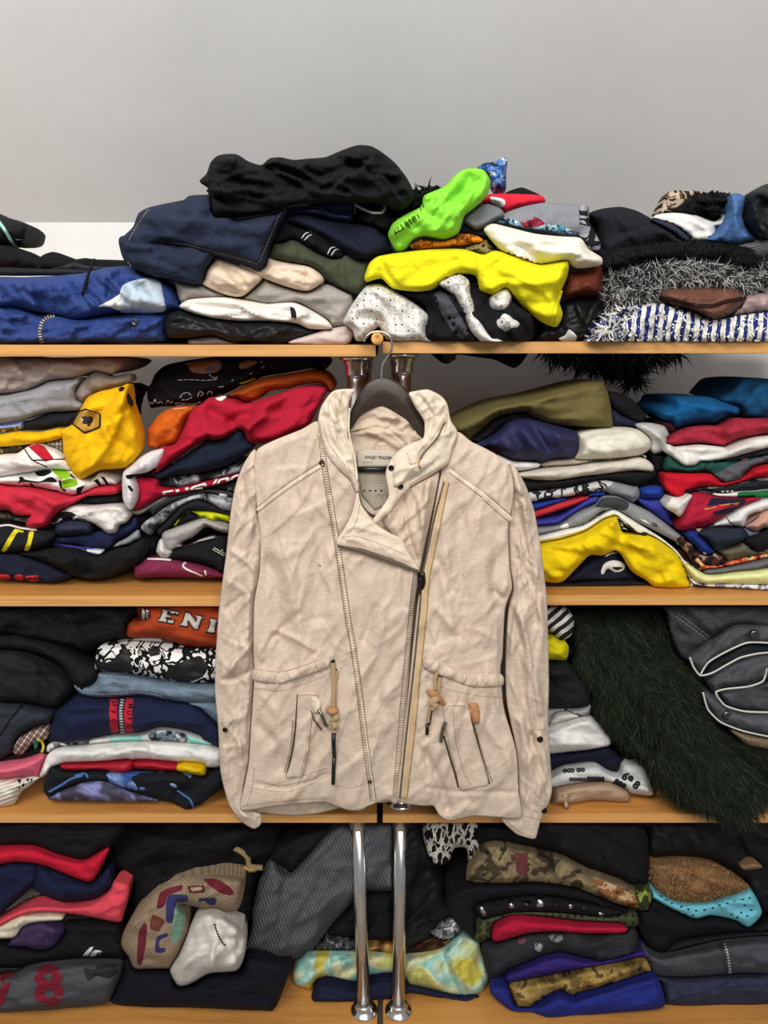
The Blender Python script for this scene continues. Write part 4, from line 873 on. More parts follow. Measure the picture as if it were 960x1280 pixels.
    gs = g('sweatshirt', 'light grey sweatshirt with a white cuff in the middle stack', 'sweatshirt', '290,700 310,650 400,620 540,570 640,545 760,570 865,605 862,660 770,640 660,590 640,620 560,690 470,735 445,760 500,765 600,725 700,695 820,690 830,700 640,740 500,775 380,810 340,800', C('#a9a4a0'), 'body', Y=1.272, T=.024, r=22, fold=(25, 4, 120, 26))
    part(gs, 'cuff', '245,800 265,730 290,715 340,800 378,820 350,870 300,882 245,830', C('#d9d5d0'), T=.024, dY=-.004)
    bt = g('tshirt', 'black t-shirt with small white stripes beside the jacket sleeve', 't-shirt', '355,860 385,815 500,780 640,745 830,705 860,800 850,1030 760,1010 640,950 480,900 400,880', C('#151618'), 'body', Y=1.268, T=.024, fold=(-20, 5, 120, 26))
    dashes(bt, 'white_stripes', ['725,800 830,860', '735,785 840,845', '800,800 815,815'], WP, 9, 0.4, 1.1)
    mt = g('tshirt', 'maroon marl t-shirt with white loops at the bottom of the middle stack', 't-shirt', '55,900 90,878 200,880 330,890 440,905 600,935 760,990 850,1035 700,1045 500,1040 300,1036 80,1046 55,1000', C('#7c2a48', 'marl'), 'body', Y=1.262, T=.024, fold=(-6, 4, 120, 18))
    ribbon(mt, 'white_piping', ['165,880 280,882 370,890', '640,1030 520,980 470,945 480,920 500,915', '660,980 668,1025'], 2.6, WP, .002)
    g('sweater', 'black filler cloth added for the dark gap between the left and middle stacks', 'sweater', '-60,440 60,505 180,500 200,560 110,620 180,690 250,640 290,720 245,800 240,870 80,880 -20,930 -120,1000 -180,900 -120,640', C('#121214'), Y=1.31, T=.02, D=.14)  # filler put in to make the space between the stacks dark
    g('sweater', 'dark maroon sweater corner between yellow hoodie and paisley hoodie', 'sweater', '-60,-290 -40,-440 10,-620 60,-600 110,-560 60,-520 20,-400 10,-290', C('#2a1218'), Y=1.36, T=.014, D=.1, floor=None)

    # ---------- right half
    ctx(Y=1.262, floor=FL[2, 'right'] + .0004, D=.2)
    frame(540, 440, 3.2)
    g('trousers', 'khaki olive trousers leg lying along the top of the right stack', 'trousers', '80,285 160,242 260,202 400,176 500,150 600,124 680,118 702,160 716,220 722,272 716,302 600,297 480,287 420,267 370,247 280,252 230,282 160,350 90,330', C('#6a6038'), Y=1.27, T=.034, r=36, fold=(12, 4, 150, 40), cr=[('700,150 712,290', 4, 3)], floor=None)
    ct = g('jacket', 'black coat end with a navy button band beyond the khaki leg', 'jacket', '700,165 750,163 800,190 842,235 855,262 828,284 780,262 730,232', C('#15161c'), 'lining', Y=1.29, T=.02, D=.12, floor=None)
    part(ct, 'button_band', '722,232 762,256 818,280 818,312 720,306', C('#22263c'), T=.016, D=.1)
    f = g('hanging_feather_scarf', 'black feathery scarf hanging down behind the top shelf', 'scarf', '460,-30 960,-30 960,4 840,30 815,110 785,120 765,70 700,60 600,50 560,10 470,0', C('#18181a'), 'core', Y=1.69, T=.015, D=.02, floor=None)
    strands(f, 'feathers', 2200, .05, [C('#121214'), C('#2a2a2e'), C('#77787c')], .004, (.1, -.6), 1.5, .3, 1.1, .6, wts=[.5, .3, .2], kind='hang')
    t = g('top', 'black top end hanging behind the top shelf near the poles', 'top', '-20,-20 365,-20 368,30 335,62 310,58 250,30 180,20 100,10 70,45 40,42 0,10', C('#101012'), 'cloth', Y=1.68, T=.012, D=.02, fold=(-70, 6, 40, 12), floor=None)
    patch(t, 'khaki_patch', '40,5 90,5 95,30 70,40 45,35', C('#5a5236'))
    np_ = g('padded_jacket', 'navy padded jacket sleeve folded under the khaki trousers', 'jacket', '170,372 250,330 310,272 380,262 440,280 520,302 580,322 584,390 560,424 500,424 430,444 370,444 300,424 250,398', C('#2c2e50', rough=.6), 'sleeve', T=.034, r=32, fold=(-60, 8, 80, 26), cr=[('430,350 470,390 560,380', 7, 7), ('380,270 410,330', 6, 5)], floor=None)
    part(np_, 'dark_lining', '150,350 170,340 250,275 330,248 385,248 380,266 300,278 240,332 200,368', C('#17181e'), T=.016, dY=.006)
    patch(np_, 'red_trim', '205,388 262,402 262,412 200,398', C('#a03040')); 
    wt = g('tshirt', 'cream white t-shirt folded right of the navy padded sleeve', 't-shirt', '584,332 640,314 720,306 820,310 872,350 872,387 830,412 700,427 570,427 586,385', C('#e3ddcc'), 'body', T=.03, r=30, fold=(-4, 5, 120, 26), cr=[('600,330 720,322 850,340', 3, 5)])
    part(wt, 'shiny_sleeve', '815,292 870,284 930,298 950,340 932,392 890,408 872,387 872,347', C('#c9c8c4', rough=.45), T=.026, fold=(-50, 6, 60, 18), dY=.012)
    g('tshirt', 'beige t-shirt folded under the cream white one', 't-shirt', '420,446 560,428 700,428 855,414 835,442 760,438 640,448 580,458 480,464', C('#b5a795'), T=.014)
    g('tshirt', 'white t-shirt end just right of the jacket shoulder', 't-shirt', '262,412 330,440 430,446 422,462 340,474 290,450', C('#dedbd6'), dY=-.012, T=.014)
    g('sweatshirt', 'pale stone sweatshirt folded over black in the right stack', 'sweatshirt', '320,492 440,468 580,458 640,447 760,437 842,424 882,450 884,478 800,474 640,493 480,515 370,505', C('#cfc7ba'), dY=-.01, T=.024, fold=(8, 6, 90, 18), cr=[('430,475 470,500', 4, 4), ('640,450 620,490', 4, 4)])
    frame(640, 570, 3)
    g('trousers', 'black trousers folded below the pale stone sweatshirt', 'trousers', '20,80 60,88 200,82 340,62 520,48 540,75 475,112 350,87 200,117 60,130 20,110', C('#17181b'), T=.02, lay=2)
    g('sweater', 'black sweater in the dark gap between the two right stacks', 'sweater', '500,-40 560,-30 585,20 572,110 600,190 560,190 470,120 430,95 520,60', C('#121317'), Y=1.29, T=.02, D=.14)
    gp = g('tshirt', 'heather grey t-shirt with a pale scale print', 't-shirt', '30,150 100,127 200,122 340,90 440,88 478,128 476,158 440,178 390,157 340,132 200,152 100,168 40,172', C('#85868a', 'marl'), T=.022, fold=(10, 5, 110, 18), dec=[(C('#c8c8c6', 'cells', cols=['#26282c', '#c4c4c2'], sc=8, stops=[0, .12]), '40,168 45,145 100,127 200,122 330,92 380,100 330,130 200,152 100,168')])
    g('sweatshirt', 'royal blue sweatshirt folded beneath the scale print t-shirt', 'sweatshirt', '40,190 150,166 260,152 340,132 345,150 260,150 200,165 80,205 40,208', C('#22388c'), T=.014)
    g('tshirt', 'red t-shirt fold between two blue garments', 't-shirt', '60,212 160,180 295,150 240,182 90,232 60,235', C('#c0303c'), T=.016)
    g('sweatshirt', 'violet blue sweatshirt with a folded sleeve left of the grey marl', 'sweatshirt', '60,245 180,230 280,165 340,150 352,157 250,202 150,267 100,266', C('#3a3c98'), T=.02)
    bl = g('fleece', 'bright blue fleece at the right end of the scale print t-shirt', 'fleece', '466,124 540,112 572,120 566,152 520,162 476,154', C('#24419c'), T=.018)
    g('hoodie', 'indigo blue hoodie sleeve sloping down behind the grey marl', 'hoodie', '470,156 540,160 600,200 622,255 592,262 540,224 486,182', C('#343a90'), T=.022, dY=.004, fold=(-40, 5, 90, 18))
    gm = g('sweatshirt', 'grey marl sweatshirt with white stripes draped over the yellow t-shirt', 'sweatshirt', '60,290 90,272 180,262 250,215 310,190 345,155 400,155 445,177 520,212 600,272 652,312 632,328 560,292 480,252 400,212 340,205 260,262 180,280 80,300', C('#8e9092', 'marl'), dY=-.008, T=.022, fold=(-35, 5, 120, 18),
      dec=[(C('#3c3e42'), '310,190 345,157 400,157 440,178 425,205 370,195'), (WHITE, '478,235 500,240 520,258 500,250'), (C('#4a4c50'), '524,245 545,255 548,270 528,262'), (WHITE, '180,262 210,250 215,268 185,278')])
    g('long_sleeve_top', 'white long-sleeve top arched over the bright yellow t-shirt', 'top', '60,305 110,300 200,278 270,262 370,206 402,210 480,258 560,308 620,358 662,418 682,450 692,482 664,494 640,432 600,382 540,332 470,292 400,238 360,228 280,284 200,313 80,336', C('#e6e4da'), dY=-.014, T=.022, fold=(-30, 4, 140, 14))
    yt = g('tshirt', 'bright yellow t-shirt with a black oval logo at the front of the right stack', 't-shirt', '80,345 190,317 280,287 350,242 400,231 416,290 520,302 600,352 640,402 668,487 620,498 540,493 500,463 450,433 420,383 390,353 340,372 290,372 240,422 182,474 90,458', C('#e8c80c'), 'body', dY=-.022, T=.028, r=24, D=.14, fold=(-30, 7, 120, 26), cr=[('400,235 412,290 395,345', 8, 9), ('130,350 260,380 330,370', 10, 4), ('560,440 620,400', 7, 5), ('300,300 330,350', 6, 4)])
    frame(750, 640, 960 / 67.5)
    patch(yt, 'logo', '295,100 390,150 410,240 540,345 460,332 385,290 340,190', C('#1d1a14'), .003, h=2, label='black printed mark')
    patch(yt, 'logo', '430,152 520,190 600,270 660,340 740,375 830,350 840,400 780,425 690,385 570,345 500,250', C('#1d1a14'), .003, h=2, label='black printed mark')
    patch(yt, 'logo_white', '585,222 625,262 690,330 775,345 740,368 690,366 640,320', WP, .0045, h=2)
    dashes(yt, 'logo_mark', ['362,195 395,215 380,240 415,235', '400,290 440,290 470,310'], WP, 30, .1, 1, .0045)
    frame(640, 570, 3)
    nv = g('sweatshirt', 'navy sweatshirt with a round white logo behind the yellow t-shirt', 'sweatshirt', '180,472 240,422 300,380 380,352 412,380 442,432 505,468 440,474 320,484 205,486', C('#191b2c'), 'body', T=.022, dY=.012)
    frame(750, 640, 960 / 67.5)
    patch(nv, 'logo', '15,1095 20,1040 60,940 130,880 240,858 360,878 440,928 458,975 420,1032 350,1068 250,1074 160,1010 110,1030 80,1090 60,1108 30,1108', WP, .003, h=2, label='white rounded logo')
    patch(nv, 'logo_cut', '205,985 260,968 400,968 412,1000 370,1032 270,1038', BK, .0045, h=2)
    patch(nv, 'white_print', '85,792 180,690 240,665 330,720 300,735 200,750 95,800', WP, .003, h=2)
    frame(640, 570, 3)
    g('trousers', 'black trousers lying flat on the board under the yellow t-shirt', 'trousers', '80,465 200,477 330,472 480,472 515,484 300,492 90,492', C('#17171a'), dY=-.012, T=.016)

    g('sweater', 'black filler cloth added for dark gaps, behind the right stacks of the second shelf', 'sweater', '60,-70 100,-190 280,-150 300,-118 990,-130 990,500 60,500', C('#121317'), Y=1.50, T=.02, D=.08)  # made-up filler hiding the pale wall behind these stacks
    # ---------- far right stack
    ctx(Y=1.245)
    frame(740, 430, 960 / 220)
    bf = g('fleece', 'petrol blue fleece on top of the far right stack', 'fleece', '368,370 400,345 440,330 442,300 480,287 640,290 700,312 805,350 802,382 760,402 700,442 600,452 540,455 462,485 440,432 390,412', C('#12588c'), 'folded_body', Y=1.29, T=.036, r=36, fold=(-10, 5, 120, 36), cr=[('440,330 520,330 640,300', 6, 3), ('715,380 740,400', 4, 5)], floor=None)
    part(bf, 'sleeve', '692,305 752,265 802,210 842,186 1000,205 1000,395 880,424 820,404 800,352', C('#164a70'), T=.034, r=36, fold=(40, 6, 100, 30), dY=.02, cr=[('830,230 870,310 920,360', 8, 5)])
    g('sweater', 'red marl sweater twisted below the petrol blue fleece', 'sweater', '405,535 460,490 540,457 640,445 700,448 782,405 860,408 1000,412 1000,505 840,525 742,570 700,550 600,550 462,564 420,560', C('#a82c40', 'marl'), Y=1.265, T=.03, r=24, fold=(-25, 8, 80, 18), cr=[('690,460 720,520 742,565', 6, 9), ('470,500 500,540', 5, 5), ('560,480 640,480 690,520', 6, 6)])
    g('dark_scarf', 'dark maroon scarf end left of the red marl sweater', 'scarf', '365,440 430,432 462,490 405,540 425,480', C('#3a0f1a'), Y=1.28, T=.014, D=.1)
    g('tshirt', 'white t-shirt with a bunched sleeve under the red marl sweater', 't-shirt', '398,585 410,545 462,564 600,552 722,564 742,572 840,528 1000,500 1000,552 850,595 740,624 640,640 590,640 560,664 500,664 430,612', C('#e0dcd4'), T=.026, r=22, fold=(10, 6, 110, 20), cr=[('470,575 600,610 720,600', 5, 6), ('500,580 520,650', 5, 6)])
    g('top', 'black top stripe between white and green shirts', 'top', '640,642 740,626 850,597 1000,556 1000,600 860,618 800,634 700,642', C('#181a20'), T=.014)
    frame(820, 560, 960 / 140)
    gr = g('polo_shirt', 'bottle green polo shirt with grey panels and red dashes', 't-shirt', '70,190 80,110 110,70 170,120 240,150 330,160 420,100 560,110 700,100 840,75 990,20 990,135 940,150 830,170 800,215 720,265 570,300 520,260 460,215 300,220 200,215 100,200', C('#1f4a40'), 'body', T=.024, fold=(4, 6, 110, 18), dec=[(C('#55565c'), '520,215 640,150 700,125 790,105 820,165 800,215 720,265 570,298 525,262 455,212'), (C('#55565c'), '800,110 990,55 990,135 880,158 815,160')])
    dashes(gr, 'red_dashes', ['735,95 785,88', '835,68 885,58', '925,42 980,30'], C('#c03048'), 7, 1, 3.4)
    dashes(gr, 'seam', ['455,125 420,160 405,205', '665,110 672,140'], BLACK, 6, .4, .9)
    g('sweatshirt', 'bright red sweatshirt folded under the green polo shirt', 'sweatshirt', '72,330 70,220 200,217 300,222 460,220 525,265 575,302 720,268 800,218 850,175 990,140 990,235 850,255 700,295 560,325 400,325 300,350 250,360 240,400 190,430 130,400', C('#c01428'), T=.028, r=24, dY=-.008, fold=(10, 6, 120, 26), cr=[('100,300 200,330 280,260', 8, 5), ('230,390 260,340', 4, 5)])
    bk = g('tracksuit_top', 'black track top with grey piping under the bright red sweatshirt', 'jacket', '245,370 300,345 400,325 470,325 700,292 850,260 990,245 990,350 700,372 500,372 380,370 260,385', C('#22262a'), 'body', T=.018, fold=(8, 4, 130, 14), dec=[(C('#8f8c84'), '470,320 700,290 800,270 800,290 650,320 500,345 440,348'), (C('#8f8c84'), '850,262 990,250 990,275 880,280')])
    dashes(bk, 'white_print', ['560,375 680,368'], WP, 4, 3, 2)
    wg = g('polo_shirt', 'white and green polo shirt fold in the far right stack', 't-shirt', '310,385 360,370 430,372 500,388 600,395 705,378 850,370 990,358 990,425 850,432 712,432 600,425 520,420 440,392', C('#e2ded8'), dY=-.004, T=.016, fold=(4, 3, 120, 12), dec=[(C('#1e6a3c'), '706,380 850,372 985,360 985,424 850,430 712,428')])
    rr = g('rugby_shirt', 'red and navy rugby shirt with a white collar', 't-shirt', '180,690 195,620 210,590 310,390 440,395 540,425 750,432 990,415 990,440 900,455 740,510 600,590 470,670 360,690 270,705', C('#a31a34'), 'body', T=.026, fold=(25, 6, 110, 20), dY=-.006, dec=[(C('#1e1c34'), '440,500 480,430 620,435 770,435 740,490 650,490 560,480'), (C('#1e1c34'), '490,545 640,510 740,500 600,565 500,570'), (C('#b07028'), '640,475 720,465 700,495')])
    part(rr, 'collar', '80,490 110,450 135,420 190,425 300,398 312,420 280,470 212,588 150,550 90,520', C('#dcd8d0'), T=.022, dY=-.012, D=.06, fold=(60, 6, 60, 18), label='white collar')
    dashes(rr, 'yellow_piping', ['415,525 465,520 560,490 640,478'], C('#c8a048'), 8, .4, 1.6)
    wb = g('sweatshirt', 'white sweatshirt with a dark seam below the rugby shirt', 'sweatshirt', '440,690 470,672 600,592 740,512 900,452 990,440 990,540 880,545 790,580 760,660 720,680 560,680', C('#e4e2de'), 'body', T=.022, dY=-.01, fold=(25, 5, 110, 18))
    ribbon(wb, 'seam', '600,590 640,640 700,680', 1.4, BLACK, .001)
    pk = g('tshirt', 'peach t-shirt with a slate print at the far right edge', 't-shirt', '760,670 820,625 880,580 930,545 990,540 990,700 900,722 850,715', C('#c89a84'), T=.02, dec=[(C('#4a4a68'), '760,668 790,610 880,560 900,545 880,590 820,640')], dY=-.012)
    g('tshirt', 'pale pink t-shirt tip left of the slate sweatshirt', 't-shirt', '325,702 400,690 460,686 450,705 375,728', C('#cfa898'), T=.01, dY=-.012)
    sl = g('sweatshirt', 'slate blue sweatshirt folded in a block under the white one', 'sweatshirt', '362,730 460,690 560,685 720,688 745,690 780,770 700,820 600,850 510,880 440,800', C('#262c3a'), T=.024, dY=-.016, fold=(10, 4, 110, 26))
    g('jeans', 'grey-lilac denim between slate sweatshirt and peach t-shirt', 'jeans', '735,695 790,690 850,718 920,722 840,755 790,772', C('#5c6078', 'denim'), T=.014, dY=-.012)
    bsl = g('hoodie', 'royal blue hoodie cuff poking down with white drawstring tips', 'hoodie', '250,740 290,705 340,715 370,735 440,805 505,880 480,905 420,915 380,890 330,830 280,790', C('#1c3080'), 'sleeve', T=.022, dY=-.014, fold=(-45, 6, 80, 18))
    dashes(bsl, 'drawstring_tips', ['465,925 480,970', '485,925 500,970', '405,900 430,905'], WP, 8, .4, 1.8)
    bp = g('shirt', 'black shirt with a fine orange print beside the white sleeve', 'shirt', '190,795 250,765 330,830 380,892 420,918 480,910 510,885 610,975 600,1020 540,1025 430,1030 380,1060 330,1000 270,900', C('#1c1a1c', 'print', cols=['#121114', '#1c1a1c', '#5a2a20', '#a08878'], sc=11), T=.02, dY=-.008, fold=(-40, 5, 90, 16))
    g('trousers', 'khaki grey trousers folded in the far right stack', 'trousers', '510,885 600,855 700,825 770,800 860,880 990,830 990,900 880,920 740,940 620,975 580,950', C('#67604f'), T=.02, dY=-.006)
    g('sweatshirt', 'black sweatshirt corner at the far right edge above khaki', 'sweatshirt', '760,800 850,750 990,690 990,840 870,888 800,840', C('#17181b'), T=.02, dY=-.018)
    g('scarf', 'teal and orange printed scarf fold in the far right stack', 'scarf', '330,960 370,935 420,1000 540,1010 620,980 740,945 880,922 990,900 990,950 880,970 760,1000 640,1020 520,1040 420,1050', C('#c85a38', 'print', cols=['#2a2020', '#b84028', '#e07848', '#e8c080', '#3a6a70'], sc=9), T=.016, dY=-.012, fold=(8, 4, 80, 12))
    g('tshirt', 'mid grey t-shirt fold above the pale yellow one', 't-shirt', '410,1070 440,1050 540,1040 660,1020 880,972 990,950 990,1030 860,1050 700,1062 560,1085 450,1088', C('#6a6b6e'), T=.016, dY=-.016)
    g('tshirt', 'pale yellow t-shirt folded near the shelf bottom at the far right', 't-shirt', '255,1010 290,1005 360,1050 440,1092 560,1088 700,1068 860,1055 990,1040 990,1160 850,1165 700,1165 560,1160 430,1165 330,1130', C('#e3e39e'), T=.024, dY=-.02, lay=0, fold=(-4, 4, 140, 18))
    g('tshirt', 'white t-shirt with blue ink print under the pale yellow one', 't-shirt', '245,1030 280,1060 330,1132 430,1168 560,1163 700,1168 850,1168 990,1162 990,1228 880,1222 700,1200 520,1190 400,1180 320,1160', C('#dedde0', 'print', cols=['#26336a', '#8a8aa8', '#e2e0e0', '#e8e6e4'], sc=6), T=.016, dY=-.018)
    # ================================================================ THIRD SHELF
    ctx(Y=1.235, floor=FL[3, 'left'] + .0004, group='clothes stacked on the third shelf', D=.2)
    frame(0, 740, 3.2)
    g('coat', 'black coat pressed up under the board at the upper left of the third shelf', 'coat', '-30,50 550,48 545,110 508,182 402,217 345,245 260,222 150,202 60,182 -30,172', C('#121215'), Y=1.27, T=.03, r=26, fold=(-15, 7, 140, 26))
    g('sweatshirt', 'black sweatshirt sleeve sloping over the charcoal knit sweater', 'sweatshirt', '-30,178 100,188 240,228 335,282 384,312 385,352 330,385 290,360 240,290 110,235 -30,225', C('#17181b'), T=.03, r=24, fold=(-28, 7, 120, 20), cr=[('60,200 200,240 300,330', 5, 6)])
    g('sweater', 'charcoal knit sweater at the left end of the third shelf', 'sweater', '-30,235 80,240 190,288 250,338 284,392 222,462 100,442 -30,425', C('#1f2023', 'marl'), T=.034, r=30, fold=(-20, 6, 100, 30))
    sj = g('sweatshirt', 'slate grey sweatshirt with a dark seam at the left', 'sweatshirt', '-30,440 100,452 212,482 196,532 150,542 80,582 52,642 -30,662', C('#2e333b'), 'body', T=.026, fold=(20, 5, 120, 26))
    ribbon(sj, 'seam', '90,452 40,510 0,575', 3, C('#14161c'), .002)
    ps = g('shirt', 'plaid shirt end between the slate and navy sweatshirts', 'shirt', '52,642 68,592 130,552 192,540 196,580 160,600 130,605 90,650', C('#8a6a60', 'plaid', cols=['#9a7a70', '#5a2f30', '#d8cfc6'], sc=5, rot=35), 'body', T=.02, dY=-.008)
    ribbon(ps, 'yellow_hem', '148,590 168,600 174,622 166,642', 3.4, C('#d8c83c'), .003); patch(ps, 'green_trim', '132,602 150,590 152,615 140,630', C('#2f7a5a'))
    g('top', 'black top lying on the salmon pink t-shirt', 'top', '-30,672 80,650 172,622 178,650 92,672 -30,694', C('#17161a'), T=.016)
    g('tshirt', 'salmon pink t-shirt folded above the rolled white knit', 't-shirt', '-30,696 92,674 172,648 178,680 158,738 80,748 -30,760', C('#e06880'), T=.022, dY=-.008)
    rk = g('sweater', 'rolled white ribbed knit with black spots at the lower left', 'sweater', '-30,762 60,748 160,738 122,772 82,802 62,842 22,860 -30,862', C('#d8d2c6', 'rib', sc=6.5, rot=70, dist=.5), 'roll', Y=1.225, T=.036, r=40, D=.14, fold=(0, 3, 60, 20))
    for q in ('68,752 84,748 80,766', '88,768 98,764 96,780 88,782', '104,748 118,742 112,760', '120,750 132,744 122,764', '74,780 82,778 78,792'): patch(rk, 'black_spot', q, BK)
    # right pile of the left bay
    wn = g('sweatshirt', 'rust orange sweatshirt with a white outlined slab-letter word', 'sweatshirt', '505,152 520,120 560,114 562,50 900,48 900,240 862,236 760,222 640,182 515,182', C('#a03c1c'), 'body', Y=1.25, T=.028, r=24, fold=(-14, 4, 130, 30), cr=[('520,122 600,122 700,150 860,190', 5, 3)])
    frame(170, 755, 960 / 105)
    for q in ('62,50 90,40 104,110 98,190 74,184 62,110', '106,55 152,72 146,160 112,170 122,110', '300,58 492,94 478,124 440,114 362,97 352,125 406,136 400,156 346,145 336,172 400,188 424,178 442,184 426,224 243,190 250,173 276,168 310,86 294,78', '560,98 616,108 690,212 702,152 680,145 686,128 778,150 770,172 745,172 708,290 664,286 596,182 586,225 598,235 590,257 498,240 505,222 530,218 560,120', '850,168 960,190 950,210 915,204 898,300 910,310 890,332 794,316 800,296 830,290 856,200 840,192'):
        P_ = pp(q); patch(wn, 'letter_outline', grow(P_, 1.5), C('#241a18'), .0026, smooth=False, h=2); patch(wn, 'letter', P_, C('#b9b4aa'), .0046, smooth=False, h=2)
    frame(0, 740, 3.2)
    g('tshirt', 'pale grey t-shirt fold under the rust orange sweatshirt', 't-shirt', '492,198 560,184 640,186 645,214 560,216 500,210', C('#a8a49e'), Y=1.252, T=.012)
    g('tshirt', 'brown t-shirt fold below the rust orange sweatshirt', 't-shirt', '635,190 680,192 770,226 880,240 880,250 760,234 645,216', C('#4a403a'), Y=1.256, T=.014)
    BWP = C('#e6e4e0', 'cells', cols=['#121214', '#e8e6e2', '#d8d6d2'], sc=9, stops=[0, .1, .4])
    bw = g('tshirt', 'rolled black and white graphic t-shirt above the grey-blue jeans', 't-shirt', '380,300 388,230 420,210 500,207 640,216 760,232 890,245 890,355 800,372 740,372 640,352 520,332 420,322 384,318', BWP, Y=1.24, T=.034, r=30, fold=(-6, 5, 100, 26),
      dec=[(BK, '385,300 390,270 420,285 470,262 490,235 480,210 500,212 540,300 500,322 420,315'), (BK, '660,340 680,300 740,275 800,255 830,300 810,340 740,362'), (BK, '590,225 640,222 640,250 600,260'), (C('#e8e6e2', 'cells', cols=['#e8e6e2', '#141416'], sc=12, stops=[0, .09]), '520,220 560,218 570,300 555,330 530,320')])
    gj = g('jeans', 'washed grey-blue jeans folded above the navy zip sweatshirt', 'jeans', '296,376 320,345 400,325 500,332 640,357 760,372 890,374 890,445 760,445 640,428 560,414 420,424 330,414', C('#6d7d8c', 'denim'), 'folded_legs', T=.026, r=20, lay=2, fold=(-6, 4, 120, 16))
    part(gj, 'leg_end', '755,446 890,446 890,540 855,515 800,465', C('#6d7d8c', 'denim'), T=.014, dY=-.006)
    dashes(gj, 'topstitching', ['310,380 330,352 400,335 520,342', '330,404 430,410 560,402 650,418'], C('#a8b4bc'), 3, 1.2, .9)
    nz = g('sweatshirt', 'navy sweatshirt with a zip between red lettered tapes', 'sweatshirt', '188,582 208,512 240,462 310,422 420,424 560,416 640,430 760,448 800,470 890,530 890,625 832,602 742,562 640,547 560,567 480,574 350,594 215,606', C('#19203c'), 'body', T=.04, r=34, fold=(-6, 5, 130, 36), cr=[('700,500 760,480 860,520', 8, 5)])
    RT = C('#b02232')
    ribbon(nz, 'red_tape', '456,428 452,480 460,562', 34 / 3.2, RT, .002, label='red tape with dark lettering')
    ribbon(nz, 'red_tape', '520,426 512,480 516,562', 36 / 3.2, RT, .002, label='red tape with dark lettering')
    ribbon(nz, 'zipper', '490,426 483,480 490,566', 16 / 3.2, C('#8a8a88', 'bands', cols=['#3a3a3c', '#b8b8b4'], sc=9, stops=[0, .5], dist=0), .003)
    for ch, x, y, a in (('U', 448, 438, -84), ('F', 443, 474, -86), ('C', 446, 506, -90), ('M', 512, 446, -84), ('U', 508, 474, -88), ('F', 508, 500, -90), ('C', 510, 528, -92)):
        letters(nz, 'letter', ch, x, y, 26, a, C('#2a0c16'), .0034, bold=.02)
    aq = g('tshirt', 'white t-shirt with aqua and grey portrait print under the navy sweatshirt', 't-shirt', '188,640 200,607 350,594 470,576 560,572 640,549 742,564 838,602 846,622 705,608 600,602 480,602 350,618 220,632', C('#dedcd6'), T=.018, dY=-.006, fold=(4, 4, 100, 14), dec=[(C('#8fd0c4'), '440,582 560,574 562,600 470,602 440,598'), (C('#8fd0c4'), '745,570 838,604 840,620 760,608'), (C('#5a6068', 'print', cols=['#202428', '#6a7880', '#c8ccc8'], sc=10), '590,570 640,552 740,566 750,600 660,602 610,598'), (C('#4a5058', 'print', cols=['#202428', '#6a7078', '#d8d6d0'], sc=10), '195,630 205,608 350,596 345,615 220,630')])
    wt3 = g('tshirt', 'plain white t-shirt folded over the red leather strip', 't-shirt', '156,742 172,690 192,650 230,628 350,616 500,604 640,604 760,612 890,632 890,694 842,702 700,678 560,668 400,682 250,688 212,700 188,730', C('#e4e2de'), T=.024, r=22, dY=-.01, fold=(-3, 5, 120, 20), cr=[('600,610 610,660', 3, 4), ('210,640 190,690', 4, 5)])
    rl = g('jacket', 'red leather jacket edge with a yellow tab in the left bay', 'jacket', '245,690 400,684 520,674 536,702 502,732 460,727 400,712 300,717 252,712', C('#a01c2c', 'leather', rough=.5), 'front', T=.02, dY=-.012)
    part(rl, 'side', '534,682 600,676 718,692 710,717 620,717 540,707', C('#a01c2c', 'leather', rough=.5), T=.018)
    part(rl, 'yellow_tab', '704,697 730,689 812,700 818,735 745,727 706,714', C('#dcb414', rough=.5), T=.014, dY=-.006, label='yellow tab')
    td = g('jacket', 'black and blue tie-dye jacket at the bottom of the left bay', 'jacket', '176,765 208,702 250,714 300,720 400,716 460,732 540,722 620,720 700,720 820,742 890,700 890,780 782,862 742,876 690,842 640,832 520,800 440,762 330,762 230,802 205,828 178,802', C('#17191f'), 'body', T=.028, dY=-.012, fold=(-10, 6, 110, 22), cr=[('210,780 300,740 380,740', 6, 5), ('690,840 760,780 860,740', 8, 6)])
    part(td, 'blue_panel', '415,732 540,727 700,735 768,741 702,792 600,808 500,784 440,760', C('#3a5a9a', 'blend', cols=['#16203c', '#3a5ea8', '#8aa4d0'], sc=4), T=.014, dY=-.014, D=.02, fold=(-40, 6, 50, 14), label='blue tie-dyed panel')
    part(td, 'lavender_panel', '200,830 230,802 330,764 400,752 440,762 520,802 640,834 520,838', C('#6a6488', 'blend', cols=['#3c3848', '#4a4658', '#8a8cc0', '#4a4658'], sc=2.4), T=.02, dY=-.004, label='lavender tie-dyed panel')
    ribbon(td, 'blue_piping', ['195,800 240,775 290,745 330,735', '710,795 760,830 775,865', '300,735 340,725 352,745'], 3, C('#4a6ea8'), .002)

    # ---------------- right bay
    ctx(Y=1.25, floor=FL[3, 'right'] + .0004)
    frame(660, 740, 3.2)
    bs = g('shirt', 'black and white striped shirt at the top beside the jacket sleeve', 'shirt', '20,60 75,62 132,58 182,100 174,172 132,192 80,152 20,150', C('#c0beba', 'bands', cols=['#d0cec8', '#222226'], sc=3, stops=[0, .45], dist=1.5, rot=50), T=.02)
    g('tshirt', 'yellow t-shirt edge under the striped shirt', 't-shirt', '30,180 80,184 112,174 162,215 152,272 90,272 30,270', C('#d8cc10'), T=.02)
    g('jeans', 'black jeans bunched above the white stack', 'jeans', '30,290 85,288 142,279 184,311 242,371 252,442 202,462 85,464 30,460', C('#1c1d20', 'denim'), T=.03, r=24, fold=(-30, 8, 70, 18), cr=[('100,310 150,350 240,380', 6, 7)])
